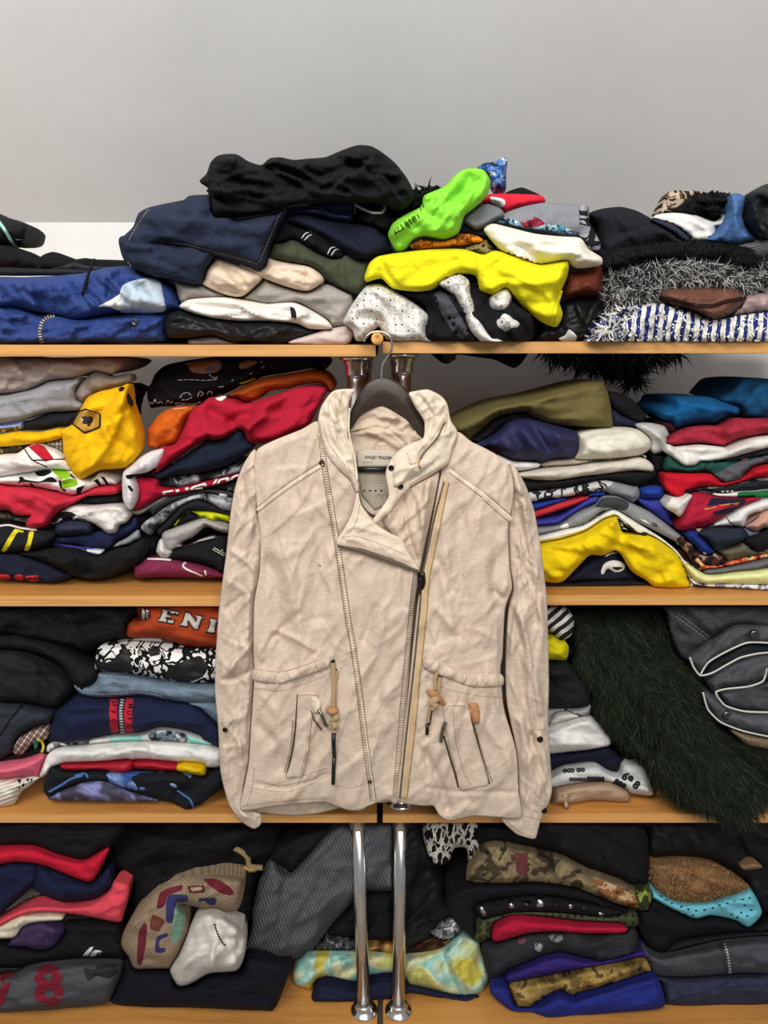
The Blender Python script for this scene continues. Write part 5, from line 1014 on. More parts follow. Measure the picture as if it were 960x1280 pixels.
    g('tshirt', 'light grey t-shirt folded beneath the black jeans', 't-shirt', '30,466 85,466 242,446 247,486 205,502 150,484 110,494 84,530 30,530', C('#9b9a9c'), T=.018)
    g('sweatshirt', 'cream sweatshirt fold above the plain white one', 'sweatshirt', '30,530 84,528 112,494 160,484 230,502 242,522 150,527 84,542 30,545', C('#d2cec8'), dY=-.006, T=.016)
    g('sweatshirt', 'plain white sweatshirt folded thick in the right bay', 'sweatshirt', '30,540 84,540 150,524 250,502 322,572 328,612 240,632 150,642 85,648 30,650', C('#e2e0dc'), dY=-.01, T=.03, r=30, fold=(-8, 5, 120, 26), cr=[('90,560 200,560 300,600', 8, 3)])
    g('sweatshirt', 'navy sweatshirt folded under the white one in the right bay', 'sweatshirt', '30,652 90,650 240,634 322,622 384,682 374,737 300,703 262,697 150,712 95,732 30,735', C('#15182a'), T=.024)
    g('sweater', 'black sweater wedge between the navy sweatshirt and the fur', 'sweater', '318,618 332,565 425,605 430,680 400,700 380,690', C('#131316'), T=.02, dY=.02)
    bp3 = g('tshirt', 'white t-shirt with rows of black print hanging over the beige top', 't-shirt', '30,782 98,738 150,712 272,697 332,732 372,737 382,690 462,700 502,802 482,814 400,802 340,774 280,762 100,782', C('#cfcfcd'), 'body', dY=-.014, T=.02, fold=(-14, 4, 110, 18))
    letters(bp3, 'print', 'oco oo', 140, 722, 30, 3, C('#26262a'), .0016, bold=.06); letters(bp3, 'print', 'ooocc88888', 165, 755, 28, -2, C('#26262a'), .0016, bold=.05)
    letters(bp3, 'print', '888', 340, 765, 34, -32, C('#26262a'), .0016, bold=.06); letters(bp3, 'print', '69 8', 372, 742, 44, -38, C('#26262a'), .0016, bold=.06)
    bg = g('top', 'beige top with a knotted tie on the shelf board', 'top', '30,848 95,846 112,790 280,764 350,774 402,804 396,840 260,832 150,852', C('#b0947a'), 'body', dY=-.018, T=.024, fold=(6, 5, 110, 16))
    part(bg, 'knotted_tie', '132,808 158,800 165,822 158,836 162,862 150,868 142,850 146,832 130,825', C('#b89c82'), dY=-.024, T=.012, D=.01)
    # green fur
    FUR = C('#141c12', rough=.8)
    fu = g('fur_coat', 'dark green fur coat tumbling over the front of the third shelf', 'coat', '170,60 520,50 562,150 602,250 692,352 702,452 752,542 812,622 882,682 940,742 952,832 872,908 800,915 722,878 602,832 542,782 482,722 442,642 332,562 262,482 252,402 182,302 176,180', FUR, 'sleeve', Y=1.178, tilt=.055, tp=1030, T=.05, r=70, D=.06, fold=(-60, 8, 120, 50), floor=None, cr=[('560,200 640,420 760,620', 16, 8)])
    fu.fl = None
    def furflow(X):
        return np.full(len(X), .30), np.full(len(X), -.75)
    FM = [C('#0e130c', rough=.7), C('#1b2417', rough=.7), C('#3a4830', rough=.7)]
    strands(fu, 'fur_pile', 24000, .026, FM, .0009, furflow, .7, .55, .5, .35, wts=[.46, .38, .16], seg=3)
    f2 = part(fu, 'second_sleeve', '742,532 832,588 960,640 1000,650 1000,790 950,790 940,742 882,682 812,622', FUR, Y=1.235, T=.04, r=40, D=.1, tilt=.03, tp=985)
    f2.fl = None
    strands(f2, 'fur_pile', 5000, .024, FM, .0009, furflow, .7, .55, .5, .35, wts=[.6, .34, .06], seg=3)
    GJ = C('#4c4d50', 'denim', wr=.7)
    PIP = plainmat('#c9c6be', .7)
    gj2 = g('jeans', 'faded grey jeans heaped at the right end of the third shelf', 'jeans', '530,50 1000,50 1000,160 860,140 790,155 700,225 642,270 612,262 562,180', C('#3c3d40', 'denim'), 'leg', Y=1.262, T=.03, r=30, D=.12, fold=(-45, 6, 130, 30), floor=None)
    dashes(gj2, 'seam', ['590,95 690,170 770,240', '600,85 700,160 780,232'], C('#8a8a88'), 4, 1.2, 1)
    part(gj2, 'waistband', '640,268 700,222 790,152 860,136 1000,140 1000,212 880,202 800,242 742,272 692,332 662,300', GJ, Y=1.235, T=.026, r=18, D=.04, fold=(30, 6, 60, 14))
    part(gj2, 'inside', '700,332 742,276 800,244 880,206 1000,214 1000,250 960,250 880,288 800,300 740,336', C('#2c2d30', 'denim'), Y=1.25, T=.014, D=.04)
    part(gj2, 'second_waistband', '718,352 800,292 960,245 1000,250 1000,352 960,352 880,374 780,382 752,412 730,390', GJ, Y=1.228, T=.026, r=18, D=.04, fold=(15, 6, 60, 14))
    part(gj2, 'front', '698,400 752,416 800,462 880,480 1000,484 1000,590 850,556 820,546 760,522 712,462', C('#54555a', 'denim'), Y=1.228, T=.026, r=22, D=.08, fold=(-10, 5, 120, 24))
    part(gj2, 'fly', '760,410 790,388 960,352 1000,356 1000,476 900,472 800,458', C('#4a4b4f', 'denim'), Y=1.238, T=.02, D=.05, fold=(-10, 6, 60, 14))
    TB = gj2
    def edge(pl, Y): return tube('white_piping', [at(*q, Y) for q in pp(pl)], .0017, PIP, gj2.root, 6)
    edge('648,262 662,300 690,334 740,322 800,288 850,262 920,246 1000,240', 1.212); edge('690,330 720,282 790,240 880,202 1000,206', 1.212)
    edge('760,420 752,400 790,388 880,378 940,356 955,300 935,288', 1.205); edge('755,415 790,455 870,478 1000,482', 1.205); edge('700,402 720,470 770,520 860,556 1000,586', 1.202)
    for q in ('905,168', '905,335', '795,492'):
        lathe('rivet_button', at(*pp(q)[0], 1.204), [(.008, -.002), (.008, .002), (.006, .004), (.003, .0035)], plainmat('#6a6a6c', .35, 1), gj2.root, 'F', 16)
    g('sweater', 'beige knit sweater strip beneath the grey jeans', 'sweater', '805,548 850,560 1000,592 1000,632 880,614 840,585', C('#a08a6c', 'rib', sc=10), Y=1.24, T=.02, D=.08, floor=None)
    g('coat', 'black filler cloth added for the dark space behind the fur coat', 'coat', '60,55 1000,55 1000,700 700,780 420,700 250,600 180,300', C('#101012'), Y=1.42, T=.03, r=30, D=.12)  # added black filler standing in for the darkness behind the fur
    frame(0, 740, 3.2)
    g('coat', 'black filler cloth added for darkness at the back of the left bay behind the folded stacks', 'coat', '200,60 1400,60 1400,780 1100,800 890,760 500,560 380,420', C('#101012'), Y=1.46, T=.03, r=30, D=.1)  # filler added to blacken the depth of the bay, no real garment
    # ================================================================ LOWEST SHELF
    ctx(Y=1.245, floor=FL[4, 'left'] + .0004, group='clothes piled on the lowest shelf', D=.2)
    frame(0, 1020, 960 / 330)
    g('sweater', 'black sweater under the board at the upper left of the lowest shelf', 'sweater', '-30,20 440,20 402,110 332,152 300,168 200,143 120,113 -30,118', C('#141417'), T=.026)
    g('tshirt', 'red t-shirt folded in a point below the black sweater', 't-shirt', '-30,120 110,114 200,146 300,168 392,116 388,145 332,242 250,218 150,178 60,168 -30,180', C('#c01c34'), T=.02, dY=-.006, fold=(-15, 4, 120, 20))
    ns = g('sweatshirt', 'navy sweatshirt folded between the red and coral t-shirts', 'sweatshirt', '-30,185 60,170 132,180 142,232 102,272 -30,372', C('#171c38'), 'sleeve', T=.024)
    part(ns, 'body', '132,184 200,197 330,244 396,186 412,240 382,302 300,328 200,303 120,264', C('#181d3a'), T=.028, r=26, fold=(-20, 6, 110, 24))
    g('tshirt', 'coral t-shirt curling up at its right end', 't-shirt', '-30,398 60,347 130,327 250,330 340,317 400,272 415,238 472,254 452,350 430,388 300,362 160,347 60,367 -30,415', C('#d84a58'), dY=-.01, T=.02, fold=(8, 4, 120, 18))
    g('top', 'black top between the coral and cream clothes', 'top', '225,362 300,360 430,386 440,400 300,402 240,395', C('#17171a'), T=.014)
    g('blouse', 'cream frilled blouse scrap under the coral t-shirt', 'blouse', '-30,420 50,366 130,361 226,366 220,380 130,387 82,402 52,442 -30,445', C('#d8d0b8'), dY=-.008, T=.018, fold=(0, 8, 30, 12))
    g('top', 'purple satin top on the black sweatshirt', 'top', '28,470 90,400 150,386 237,410 202,470 150,490 90,477', C('#3d2f50', rough=.5), dY=-.008, T=.022, fold=(35, 6, 80, 18))
    bw4 = g('sweatshirt', 'black sweatshirt with a small white triangular print', 'sweatshirt', '-30,450 30,472 160,492 212,460 242,392 430,392 455,500 432,530 280,532 120,547 -30,545', C('#141416'), 'body', T=.028, r=24, dY=-.004)
    patch(bw4, 'white_print', '300,512 325,480 335,466 345,485 372,492 365,508', C('#c4c4c2', 'cells', cols=['#1a1a1c', '#d0d0ce'], sc=14, stops=[0, .08]))
    g('trousers', 'dark grey trousers fold above the numbered grey hoodie', 'trousers', '-30,548 20,532 100,542 60,578 -30,594', C('#26262a'), T=.018)
    gh = g('hoodie', 'charcoal grey hoodie with large maroon numerals', 'hoodie', '-30,592 60,570 130,547 280,532 430,534 445,562 412,642 382,682 250,697 -30,716', C('#4d4e52', 'marl'), 'body', dY=-.012, T=.036, r=34, fold=(8, 4, 140, 36))
    MR = C('#7a1e30')
    letters(gh, 'numeral', '8', 128, 690, 205, 4, MR, .002, bold=.035, sx=1.05, label='maroon numeral')
    letters(gh, 'numeral', '7', -35, 712, 190, 6, MR, .002, bold=.03, sx=1.0, label='maroon numeral')
    patch(gh, 'dark_print', '305,552 345,560 350,545 420,540 425,570 395,590 350,580 320,600', C('#2c2d30'))
    g('coat', 'black duffel coat filling the middle of the left bay', 'coat', '380,150 440,20 1000,20 1000,400 880,520 470,525 445,390 472,250', C('#131316'), Y=1.33, T=.04, r=36, D=.14, fold=(20, 8, 140, 40))
    tg = g('toggle', 'wooden toggle with a rope loop on the black duffel coat', 'toggle', '848,188 855,180 900,184 928,182 940,190 930,204 890,206 852,204', C('#b08a58', rough=.5), 'wooden_toggle', Y=1.252, T=.012, r=14, D=.008, fold=None, floor=None)
    tube('rope_loop', [at(*q, 1.25) for q in pp('775,102 800,96 832,98 850,115 878,130 900,150 905,178 920,186 955,188')], .005, C('#a89068', 'rib', sc=16, rot=90), tg.root, 10)
    KN = C('#96826a', 'rib', sc=13, rot=70)
    kn = g('jumper', 'patterned tan wool jumper arched over the white fleece', 'jumper', '440,475 448,425 488,352 560,270 640,230 762,212 884,226 884,292 862,342 790,347 700,327 652,320 682,362 682,432 652,502 622,552 540,557 488,557 468,512', KN, 'knit', Y=1.225, T=.036, r=30, D=.1, fold=(50, 6, 90, 26), floor=None, cr=[('500,540 540,520 600,545', 5, 6)],
      dec=[(C('#6a2430', 'marl'), '740,232 790,230 840,262 850,288 800,280'), (C('#6a2430', 'marl'), '570,335 585,275 660,250 660,270 610,290 600,325'), (C('#6a2430', 'marl'), '498,500 505,420 525,388 535,400 530,470 515,540 500,540'),
           (C('#343460', 'marl'), '610,290 680,288 682,312 640,316 640,380 605,385'), (C('#7a9a88', 'marl'), '640,320 660,330 678,362 660,440 640,460 620,450'), (C('#5a3028', 'marl'), '680,255 745,252 745,278 690,282'), (C('#b09878', 'marl'), '692,260 735,258 735,270 696,274'),
           (C('#343460', 'marl'), '722,300 785,298 780,325 750,318 748,308 725,312'), (C('#343460', 'marl'), '565,495 570,440 608,425 610,438 582,452 580,480 600,478 600,495'), (C('#6a3a2c', 'marl'), '555,360 600,380 590,400 575,420 545,408')])
    wf = g('fleece', 'white fleece with a dark whipstitch sitting on the navy trousers', 'fleece', '618,562 650,508 682,432 702,380 750,345 800,352 882,412 892,492 862,562 762,572 692,612 646,618', C('#d6d0c6'), 'body', Y=1.22, T=.04, r=34, D=.08, fold=(60, 7, 90, 26), cr=[('800,350 790,400 820,470', 6, 5), ('830,450 870,450 860,490', 5, 8)], floor=None)
    dashes(wf, 'whipstitch', ['780,392 790,425 808,460 822,472'], C('#2a2a34'), 3, .8, 2.4, .0016)
    nvf = g('trousers', 'dark navy trousers folded flat on the lowest board', 'trousers', '398,672 450,522 500,557 620,562 646,618 700,612 770,572 880,562 900,512 1000,520 1060,540 1000,700 960,712 640,698 500,692', C('#12141e'), Y=1.24, T=.036, r=30, fold=(-3, 5, 140, 34), cr=[('720,600 716,690', 5, 3)])
    frame(300, 1010, 3)
    gs4 = g('sweater', 'dark grey ribbed sweater slumped behind the left chrome pole', 'sweater', '8,470 40,400 80,250 120,188 190,242 340,68 420,55 590,55 590,302 480,312 420,362 350,432 290,512 250,552 170,572 60,562 20,532', C('#545458', 'rib', sc=8, rot=-20, dist=.6), 'body', Y=1.285, T=.045, r=50, D=.12, fold=(55, 7, 130, 36), floor=None)
    part(gs4, 'dark_collar', '112,190 150,128 342,66 332,112 200,238 170,222', C('#1a1a1c'), T=.02, dY=-.006, D=.05)
    g('sweater', 'black sweater between the poles below the grey ribbed sweater', 'sweater', '325,465 420,364 480,314 600,300 604,480 470,492', C('#131519'), Y=1.285, T=.03, r=26, D=.12, fold=(30, 8, 80, 20), floor=None)
    g('coat', 'black padded coat bulging right of the right chrome pole', 'coat', '600,45 695,45 720,200 760,282 806,312 806,392 762,452 682,502 592,505', C('#131418', rough=.7), Y=1.28, T=.04, r=40, D=.14, fold=(40, 8, 110, 26), floor=None)
    g('cardigan', 'charcoal bouclé cardigan behind the pole foot', 'cardigan', '250,548 292,512 340,482 440,478 480,490 480,548 430,550 300,552', C('#55565a', 'print', cols=['#1c1c1e', '#3a3a3e', '#808286'], sc=13), Y=1.285, T=.024, floor=None)
    sp = g('shirt', 'brown shirt with a glowing star print between the poles', 'shirt', '475,522 560,500 640,490 720,490 806,478 742,542 620,548 475,548', C('#3a2414', 'blend', cols=['#100c0a', '#2a170c', '#8a5a28', '#d8a860'], sc=3), 'body', Y=1.283, T=.02, D=.1, floor=None)
    patch(sp, 'star_print', '664,488 672,505 692,503 680,516 690,535 668,526 648,536 654,518 638,508 657,506', C('#3a1a10'), smooth=False, label='dark star on an amber patch')
    g('scarf', 'silver sparkly scarf above the tie-dye shirt', 'scarf', '712,465 782,420 822,408 824,472 762,494', C('#9a9ca0', 'print', cols=['#3a3c40', '#7a7c80', '#d0d2d4'], sc=14), Y=1.275, T=.02, D=.1, floor=None)
    td4 = g('shirt', 'yellow and aqua tie-dye shirt crumpled behind the pole feet', 'shirt', '198,612 240,560 262,548 430,548 482,546 620,556 742,540 782,518 826,476 902,508 932,580 932,642 892,702 822,708 720,682 640,662 560,642 482,652 430,678 330,652 270,682 208,662', C('#c8cc90', 'blend', cols=['#9a9838', '#c8c87a', '#dcdcb0', '#8ec8bc', '#b8dcd0', '#c8bc50'], sc=1.6, detail=1, dist=.8, rot=20), Y=1.278, T=.03, r=28, D=.12, fold=(70, 8, 70, 16), cr=[('760,540 780,620 840,690', 6, 6), ('430,600 330,640 280,670', 6, 6)])
    n4 = g('trousers', 'navy trousers folded under the tie-dye shirt', 'trousers', '272,692 310,657 430,680 482,656 570,646 640,666 720,686 820,712 900,704 855,728 800,722 640,692 570,718 290,738', C('#1c2038'), Y=1.262, T=.02, D=.14)
    bk4 = g('cardigan', 'black and white textured cardigan under the board right of centre', 'cardigan', '688,50 905,50 922,130 885,232 862,244 850,152 802,152 782,202 742,214 708,182', C('#8a8680', 'cells', cols=['#c8c4ba', '#141416', '#1a1a1c'], sc=9, stops=[0, .13, .5], sx=2), Y=1.27, T=.03, r=26, D=.1, fold=(-70, 7, 70, 18), floor=None)
    # right bay
    ctx(floor=FL[4, 'right'] + .0004, Y=1.245)
    frame(560, 1020, 2.4)
    CAMO = C('#4a4234', 'print', cols=['#221c16', '#443a2c', '#7a6a50', '#8a7a5a', '#3a3c24'], sc=4, detail=4)
    cm = g('jacket', 'camouflage rain jacket with leafy print rolled along the right bay', 'jacket', '55,190 78,132 102,98 150,88 260,108 342,128 422,168 522,203 562,223 600,200 612,250 598,284 540,274 460,244 380,214 270,198 180,203 100,202', CAMO, 'body', dY=-.012, T=.03, r=28, fold=(-25, 7, 90, 22), cr=[('240,110 250,195', 5, 5), ('420,170 470,240', 5, 4)], dec=[(C('#8a5a34', 'print', cols=['#4a3424', '#8a5a34', '#b89a78'], sc=7), '430,190 480,200 560,235 590,270 540,270 470,240'), (C('#7a8440', 'print', cols=['#3a4420', '#8a9448'], sc=8), '560,230 598,205 608,250 594,280 575,275'), (C('#6a3a38'), '200,110 240,112 238,185 205,170')])
    g('sweatshirt', 'black sweatshirt spread above the camouflage rain jacket', 'sweatshirt', '100,88 122,18 562,18 602,118 598,190 562,225 480,182 350,122 260,106', C('#131316'), T=.03, r=30, fold=(-25, 6, 140, 34))
    g('sweater', 'black sweater below the camouflage rain jacket', 'sweater', '-5,250 60,207 270,200 400,222 500,272 545,287 480,292 380,257 270,242 100,257 80,335 84,372 40,335 10,300', C('#141417'), T=.028, dY=-.004)
    rb = g('belt', 'black webbing with square metal studs in the right bay', 'belt', '80,268 190,246 290,242 400,260 525,286 480,302 330,287 200,287 105,308', C('#17171a'), 'webbing', T=.018, dY=-.006)
    SIL = plainmat('#c4c4c4', .28, 1)
    for q in ('88,264 102,260 118,300 102,304', '180,250 194,247 200,276 186,279', '266,243 288,243 286,274 266,274', '362,258 376,260 374,282 362,280', '452,290 468,292 468,302 452,300'): patch(rb, 'metal_stud', q, SIL, .003, smooth=False)
    for q in ('225,255 250,253 248,275 226,276', '315,258 335,262 333,278 315,276', '400,272 420,276 416,290 400,287'): patch(rb, 'dark_stud', q, plainmat('#3a3a3c', .4, 1), .0025, smooth=False)
    ok4 = g('sweater', 'olive open-knit sweater above the crimson top', 'sweater', '78,372 84,317 200,288 330,288 480,302 562,287 564,332 400,324 250,309 142,334 132,362 102,376', C('#3a3e28', 'spots', cols=['#16180f', '#42462e', '#4a4e34'], sc=11, dist=.1, stops=[0, .2, .5]), T=.022, dY=-.004)
    g('top', 'crimson red top folded flat in the right bay', 'top', '132,368 140,332 200,307 290,314 400,327 532,334 526,352 420,354 330,347 240,352 150,378', C('#b01838'), T=.018, dY=-.012)
    cg = g('sweatshirt', 'charcoal sweatshirt with a faded floral print', 'sweatshirt', '105,382 150,378 250,352 350,347 450,354 558,336 572,392 547,432 480,439 330,412 270,422 180,467 128,488 108,440', C('#2c2d31', 'marl'), 'body', T=.032, r=30, fold=(8, 5, 110, 28), cr=[('310,350 320,390', 5, 4)])
    patch(cg, 'floral_print', '258,388 270,374 284,380 288,398 274,408 262,402', C('#8a8c90', 'cells', cols=['#3a3a3e', '#9a9ca0'], sc=12, stops=[0, .1])); patch(cg, 'floral_print', '300,360 330,352 350,362 330,380 310,376', C('#6a6c70', 'cells', cols=['#3a3a3e', '#7a7c80'], sc=12, stops=[0, .1])); patch(cg, 'pink_print', '208,372 232,364 236,380 214,386', C('#6a4450'))
    g('tshirt', 'purple t-shirt above the brown leafy camouflage trousers', 't-shirt', '172,482 210,462 330,420 440,440 590,402 594,430 480,447 350,467 250,497 190,507', C('#33246e'), T=.024, dY=-.008)
    bc = g('trousers', 'tan camouflage trousers with leafy print above the royal blue sweatshirt', 'trousers', '122,490 190,508 300,488 400,468 520,447 592,432 610,466 592,492 480,512 382,532 376,554 330,532 260,572 200,574 180,517', C('#7a6238', 'print', cols=['#32241a', '#6a5430', '#94783c', '#a88c54', '#5a4a28'], sc=4, detail=4), T=.024, dY=-.014, fold=(8, 6, 80, 16))
    g('sweatshirt', 'royal blue sweatshirt at the bottom of the right bay', 'sweatshirt', '128,532 136,510 180,517 202,574 262,574 332,535 378,554 400,545 500,515 600,482 632,490 648,572 520,588 400,598 300,608 255,588 190,583', C('#242c7c'), dY=-.022, T=.03, r=26, fold=(8, 5, 120, 24))
    tf = g('fleece', 'tan teddy fleece bundled at the right of the lowest shelf', 'fleece', '598,162 610,140 700,133 792,143 862,180 908,217 862,237 760,262 680,257 630,227', C('#8a6844', 'marl'), 'body', T=.036, r=34, dY=.006, fold=(-15, 5, 90, 30))
    tf.fl = None
    strands(tf, 'teddy_pile', 5000, .006, [C('#8a6844'), C('#a08058'), C('#6a4c30')], .002, (0, -.2), 1.6, .7, 2, .2)
    aq4 = g('top', 'aqua cut-work top draped under the tan teddy fleece', 'top', '606,220 680,260 762,266 880,231 912,225 942,290 902,333 862,312 790,297 740,307 660,272 612,244', C('#6fbccc'), 'body', T=.02, dY=-.012, D=.06, fold=(-10, 6, 80, 16))
    EYE = C('#12282e')
    rng = np.random.default_rng(4)
    for k, q in enumerate(('640,240', '655,252', '672,262', '700,272', '722,280', '745,284', '770,282', '795,276', '815,268', '838,262', '860,256', '884,250', '905,246', '690,286', '712,294', '735,298', '880,290', '898,300', '910,282', '890,268', '850,296', '868,304')):
        x, y = [float(v) for v in q.split(',')]; a = rng.uniform(0, 3.1); dx, dy = 6 * math.cos(a), 4 * math.sin(a)
        patch(aq4, 'eyelet', f'{x-5},{y} {x},{y-3.2} {x+5},{y} {x},{y+3.2}', EYE, .0012, h=1.6)
    g('jacket', 'black anorak pushed under the board at the right', 'jacket', '520,20 1000,20 1000,300 940,292 880,182 800,142 640,130 562,80', C('#151517', rough=.7), Y=1.262, T=.034, r=30, fold=(-30, 8, 100, 26))
    g('bag', 'tan leather bag tip behind the black anorak', 'bag', '876,150 920,136 944,155 892,162', C('#8a6a4c'), Y=1.22, T=.01, D=.03, floor=None)
    g('trousers', 'black trousers folded under the aqua top', 'trousers', '560,300 606,237 660,276 740,311 790,301 862,316 902,337 1000,300 1000,345 860,352 700,372 650,412 600,392 570,335', C('#131316'), T=.026, dY=.004)
    g('jacket', 'charcoal shell jacket over the grey zip hoodie', 'jacket', '640,417 700,377 860,357 1000,345 1000,374 850,374 700,412', C('#1e1f22'), T=.022)
    zh = g('hoodie', 'grey hoodie with a silver zip folded at the lower right', 'hoodie', '585,400 640,417 700,408 830,377 1000,370 1000,468 860,472 720,482 620,477 598,440', C('#4a4950'), 'body', T=.032, r=32, dY=-.004, fold=(5, 5, 130, 30))
    ribbon(zh, 'zip_tape', '820,380 832,420 838,474', 24 / 2.4, C('#3c3c42'), .0014); ribbon(zh, 'zipper', '828,380 840,420 846,474', 9 / 2.4, C('#a0a0a2', 'bands', cols=['#4a4a4c', '#c8c8c8'], sc=9, stops=[0, .5], dist=0), .0026)
    sb = g('sweatshirt', 'slate blue sweatshirt at the bottom right corner of the lowest shelf', 'sweatshirt', '605,480 720,484 860,474 1000,470 1000,560 820,572 652,570 642,500', C('#32364a'), 'body', Y=1.255, T=.03, r=28, fold=(3, 4, 140, 26))
    dashes(sb, 'topstitching', ['660,560 740,535 860,512 960,508'], C('#1e2232'), 3, 1, 1)
    g('coat', 'black filler cloth added for darkness at the back of the lowest shelf behind both bays', 'coat', '-1380,40 960,40 960,300 600,330 -700,330 -1380,480', C('#0f0f11'), Y=1.43, T=.03, r=30, D=.1)  # made-up black backing, keeps wall and board from showing through gaps
    frame(0, 1020, 1)

SAVE = SEED[0]; DRY[0] = True; clothes(); DRY[0] = False; SEED[0] = SAVE
settle(); clothes(); TRIM.clear()
# ================================================================ HANGER AND JACKET
frame(0, 0, 1)
ctx(group=None, floor=None)
YJ = 1.14
def jmat(h, name, amp=.5):
    t = NT(name); uv = t.uv()
    n = t.noise(uv, 2.6, 6, .62, .5); n2 = t.noise(uv, 14, 4, .6)
    a = t.ramp(n, [(.3, shade(h, .9)), (.52, h), (.72, shade(h, 1.07))]); b = t.ramp(n2, [(.3, (.93, .93, .93, 1)), (.7, (1.05, 1.05, 1.05, 1))])
    m = t.add('ShaderNodeMixRGB', blend_type='MULTIPLY'); m.inputs[0].default_value = 1; t.link(a, m.inputs[1]); t.link(b, m.inputs[2])
    t.link(m.outputs[0], t.b.inputs['Base Color']); t.b.inputs['Roughness'].default_value = .88; t.b.inputs['Specular IOR Level'].default_value = .2
    w1 = t.noise(t.uv(4, 7, 30), 1.6, 5, .62, 1.2); w2 = t.noise(t.uv(8, 5, -25), 2.2, 4, .6, .8); f = t.noise(uv, 120, 2)
    t.bump([(w1, .35 * amp, .02), (w2, .25 * amp, .01), (f, .1, .001)]); return t.m
JM = jmat('#d0bdaa', 'washed_beige_cotton'); JL = jmat('#dccdb8', 'pale_beige_cotton'); JI = jmat('#cfbba6', 'beige_lining'); JT = jmat('#dfceb8', 'cream_trim', .3)
STI = C('#6b5138', wr=0); STL = C('#e6dac0', wr=0)
BRASS = plainmat('#5a5246', .35, 1); DMET = plainmat('#2a2826', .35, 1); ZIPM = C('#6a5a48', 'bands', cols=['#3c3026', '#8a7860'], sc=12, stops=[0, .5], dist=0, rough=.5)
LEA = C('#b08058', 'leather', rough=.55)

# hanger: dark wooden shoulders, metal hook over the dowel, bar for trousers
hg = empty('coat_hanger', at(477, 480, 1.158), 'dark brown wooden coat hanger hooked on the dowel, carrying the beige jacket', 'hanger')
HW = woodmat('#1f1712', '#33271f', name='dark_hanger_wood', rough=.45)
hh = Cloth('433,548 437,520 445,500 456,482 467,474 478,471 490,474 503,482 514,496 524,514 534,536 560,552 592,566 616,578 622,590 600,588 560,572 528,548 506,522 490,511 478,506 466,510 450,520 436,540 410,560 380,574 350,586 330,592 332,580 356,568 392,556 416,546', Y=1.156, T=.012, r=9, D=.01, fold=None, h=3, soft=9)
hh.root = hg; hh.build('shoulder_bar', HW, hg)
HK = plainmat('#c8c6c2', .22, 1)
pts = [at(x, y, 1.154) for x, y in ((477, 474), (476.8, 464), (478.5, 455), (484, 446), (489, 438), (490.3, 430), (487.5, 421), (480, 415.5), (471.5, 414.2), (463, 416.2), (457.5, 421.5), (455, 427))]
dz = (dw[2] + .0086 + .0018) - float(pts[8][2])
tube('hook', [p + np.array([0, 0, dz]) for p in pts], .0017, HK, hg, 10)
tube('trouser_bar', [at(438, 586.5, 1.153), at(496, 586.5, 1.153)], .0044, plainmat('#141415', .35), hg, 14, False)

jk = empty('field_jacket', at(478, 1010, YJ), 'beige cotton field jacket with off-centre zip, hanging on the dark brown hanger before the shelves', 'jacket')
def jp(name, poly, mat=JM, Y=YJ, T=.014, r=22, D=.012, fold=(72, 2.7, 110, 20), dec=(), h=2.3, **k):
    c = Cloth(poly, Y=Y, T=T / .72, r=r, D=D, fold=fold, h=h, soft=r, **k); c.fl = None; c.root = jk
    c.build(name, mat, jk, dec); return c
back = jp('back_panel', '400,540 440,520 478,512 520,520 560,545 590,553 621,569 638,590 634,663 638,735 628,780 626,860 640,935 644,1005 600,1012 560,1010 520,1000 480,1003 440,1006 400,1016 366,1019 330,1016 305,1008 312,950 316,850 318,750 324,690 318,620 322,575 345,552', JI, Y=1.176, T=.006, D=.006)
# ---- sleeves
slL = jp('sleeve', '319,562 306,578 299,594 293,614 288,645 283,692 279,722 274,762 270,817 269,863 273,909 276,966 287,1007 301,1026 317,1036 326,1030 325,1018 306,1010 304,984 310,955 313,909 317,847 317,815 318,754 325,714 327,672 323,639 326,600', Y=1.152, T=.022, r=22, D=.016, fold=(78, 4, 120, 14),
  cr=[('285,760 300,748 314,742', 4, 4), ('278,838 296,826 314,806', 5, -5), ('277,850 300,846 316,838', 4, 4), ('300,600 314,640 322,668', 6, 4), ('291,690 306,700 322,716', 4, -4), ('283,960 300,950 310,945', 5, 3), ('281,905 300,897 311,890', 4, -3)])
slR = jp('sleeve', '638,578 650,594 659,612 668,640 675,680 681,726 684,762 686,852 685,898 687,939 690,985 687,1001 681,1013 675,1027 669,1048 656,1046 645,1042 627,1024 650,1021 649,989 646,939 634,880 632,840 633,800 636,760 642,735 638,710 636,663 640,630', Y=1.152, T=.022, r=22, D=.016, fold=(96, 4, 120, 14),
  cr=[('645,640 660,700 668,780', 5, 5), ('650,760 664,830 676,890', 5, -5), ('640,760 652,850 664,930', 6, 5), ('664,920 670,950 685,985', 5, 4), ('650,900 664,950 660,1000', 5, -4), ('648,700 660,720 672,740', 4, 4)])
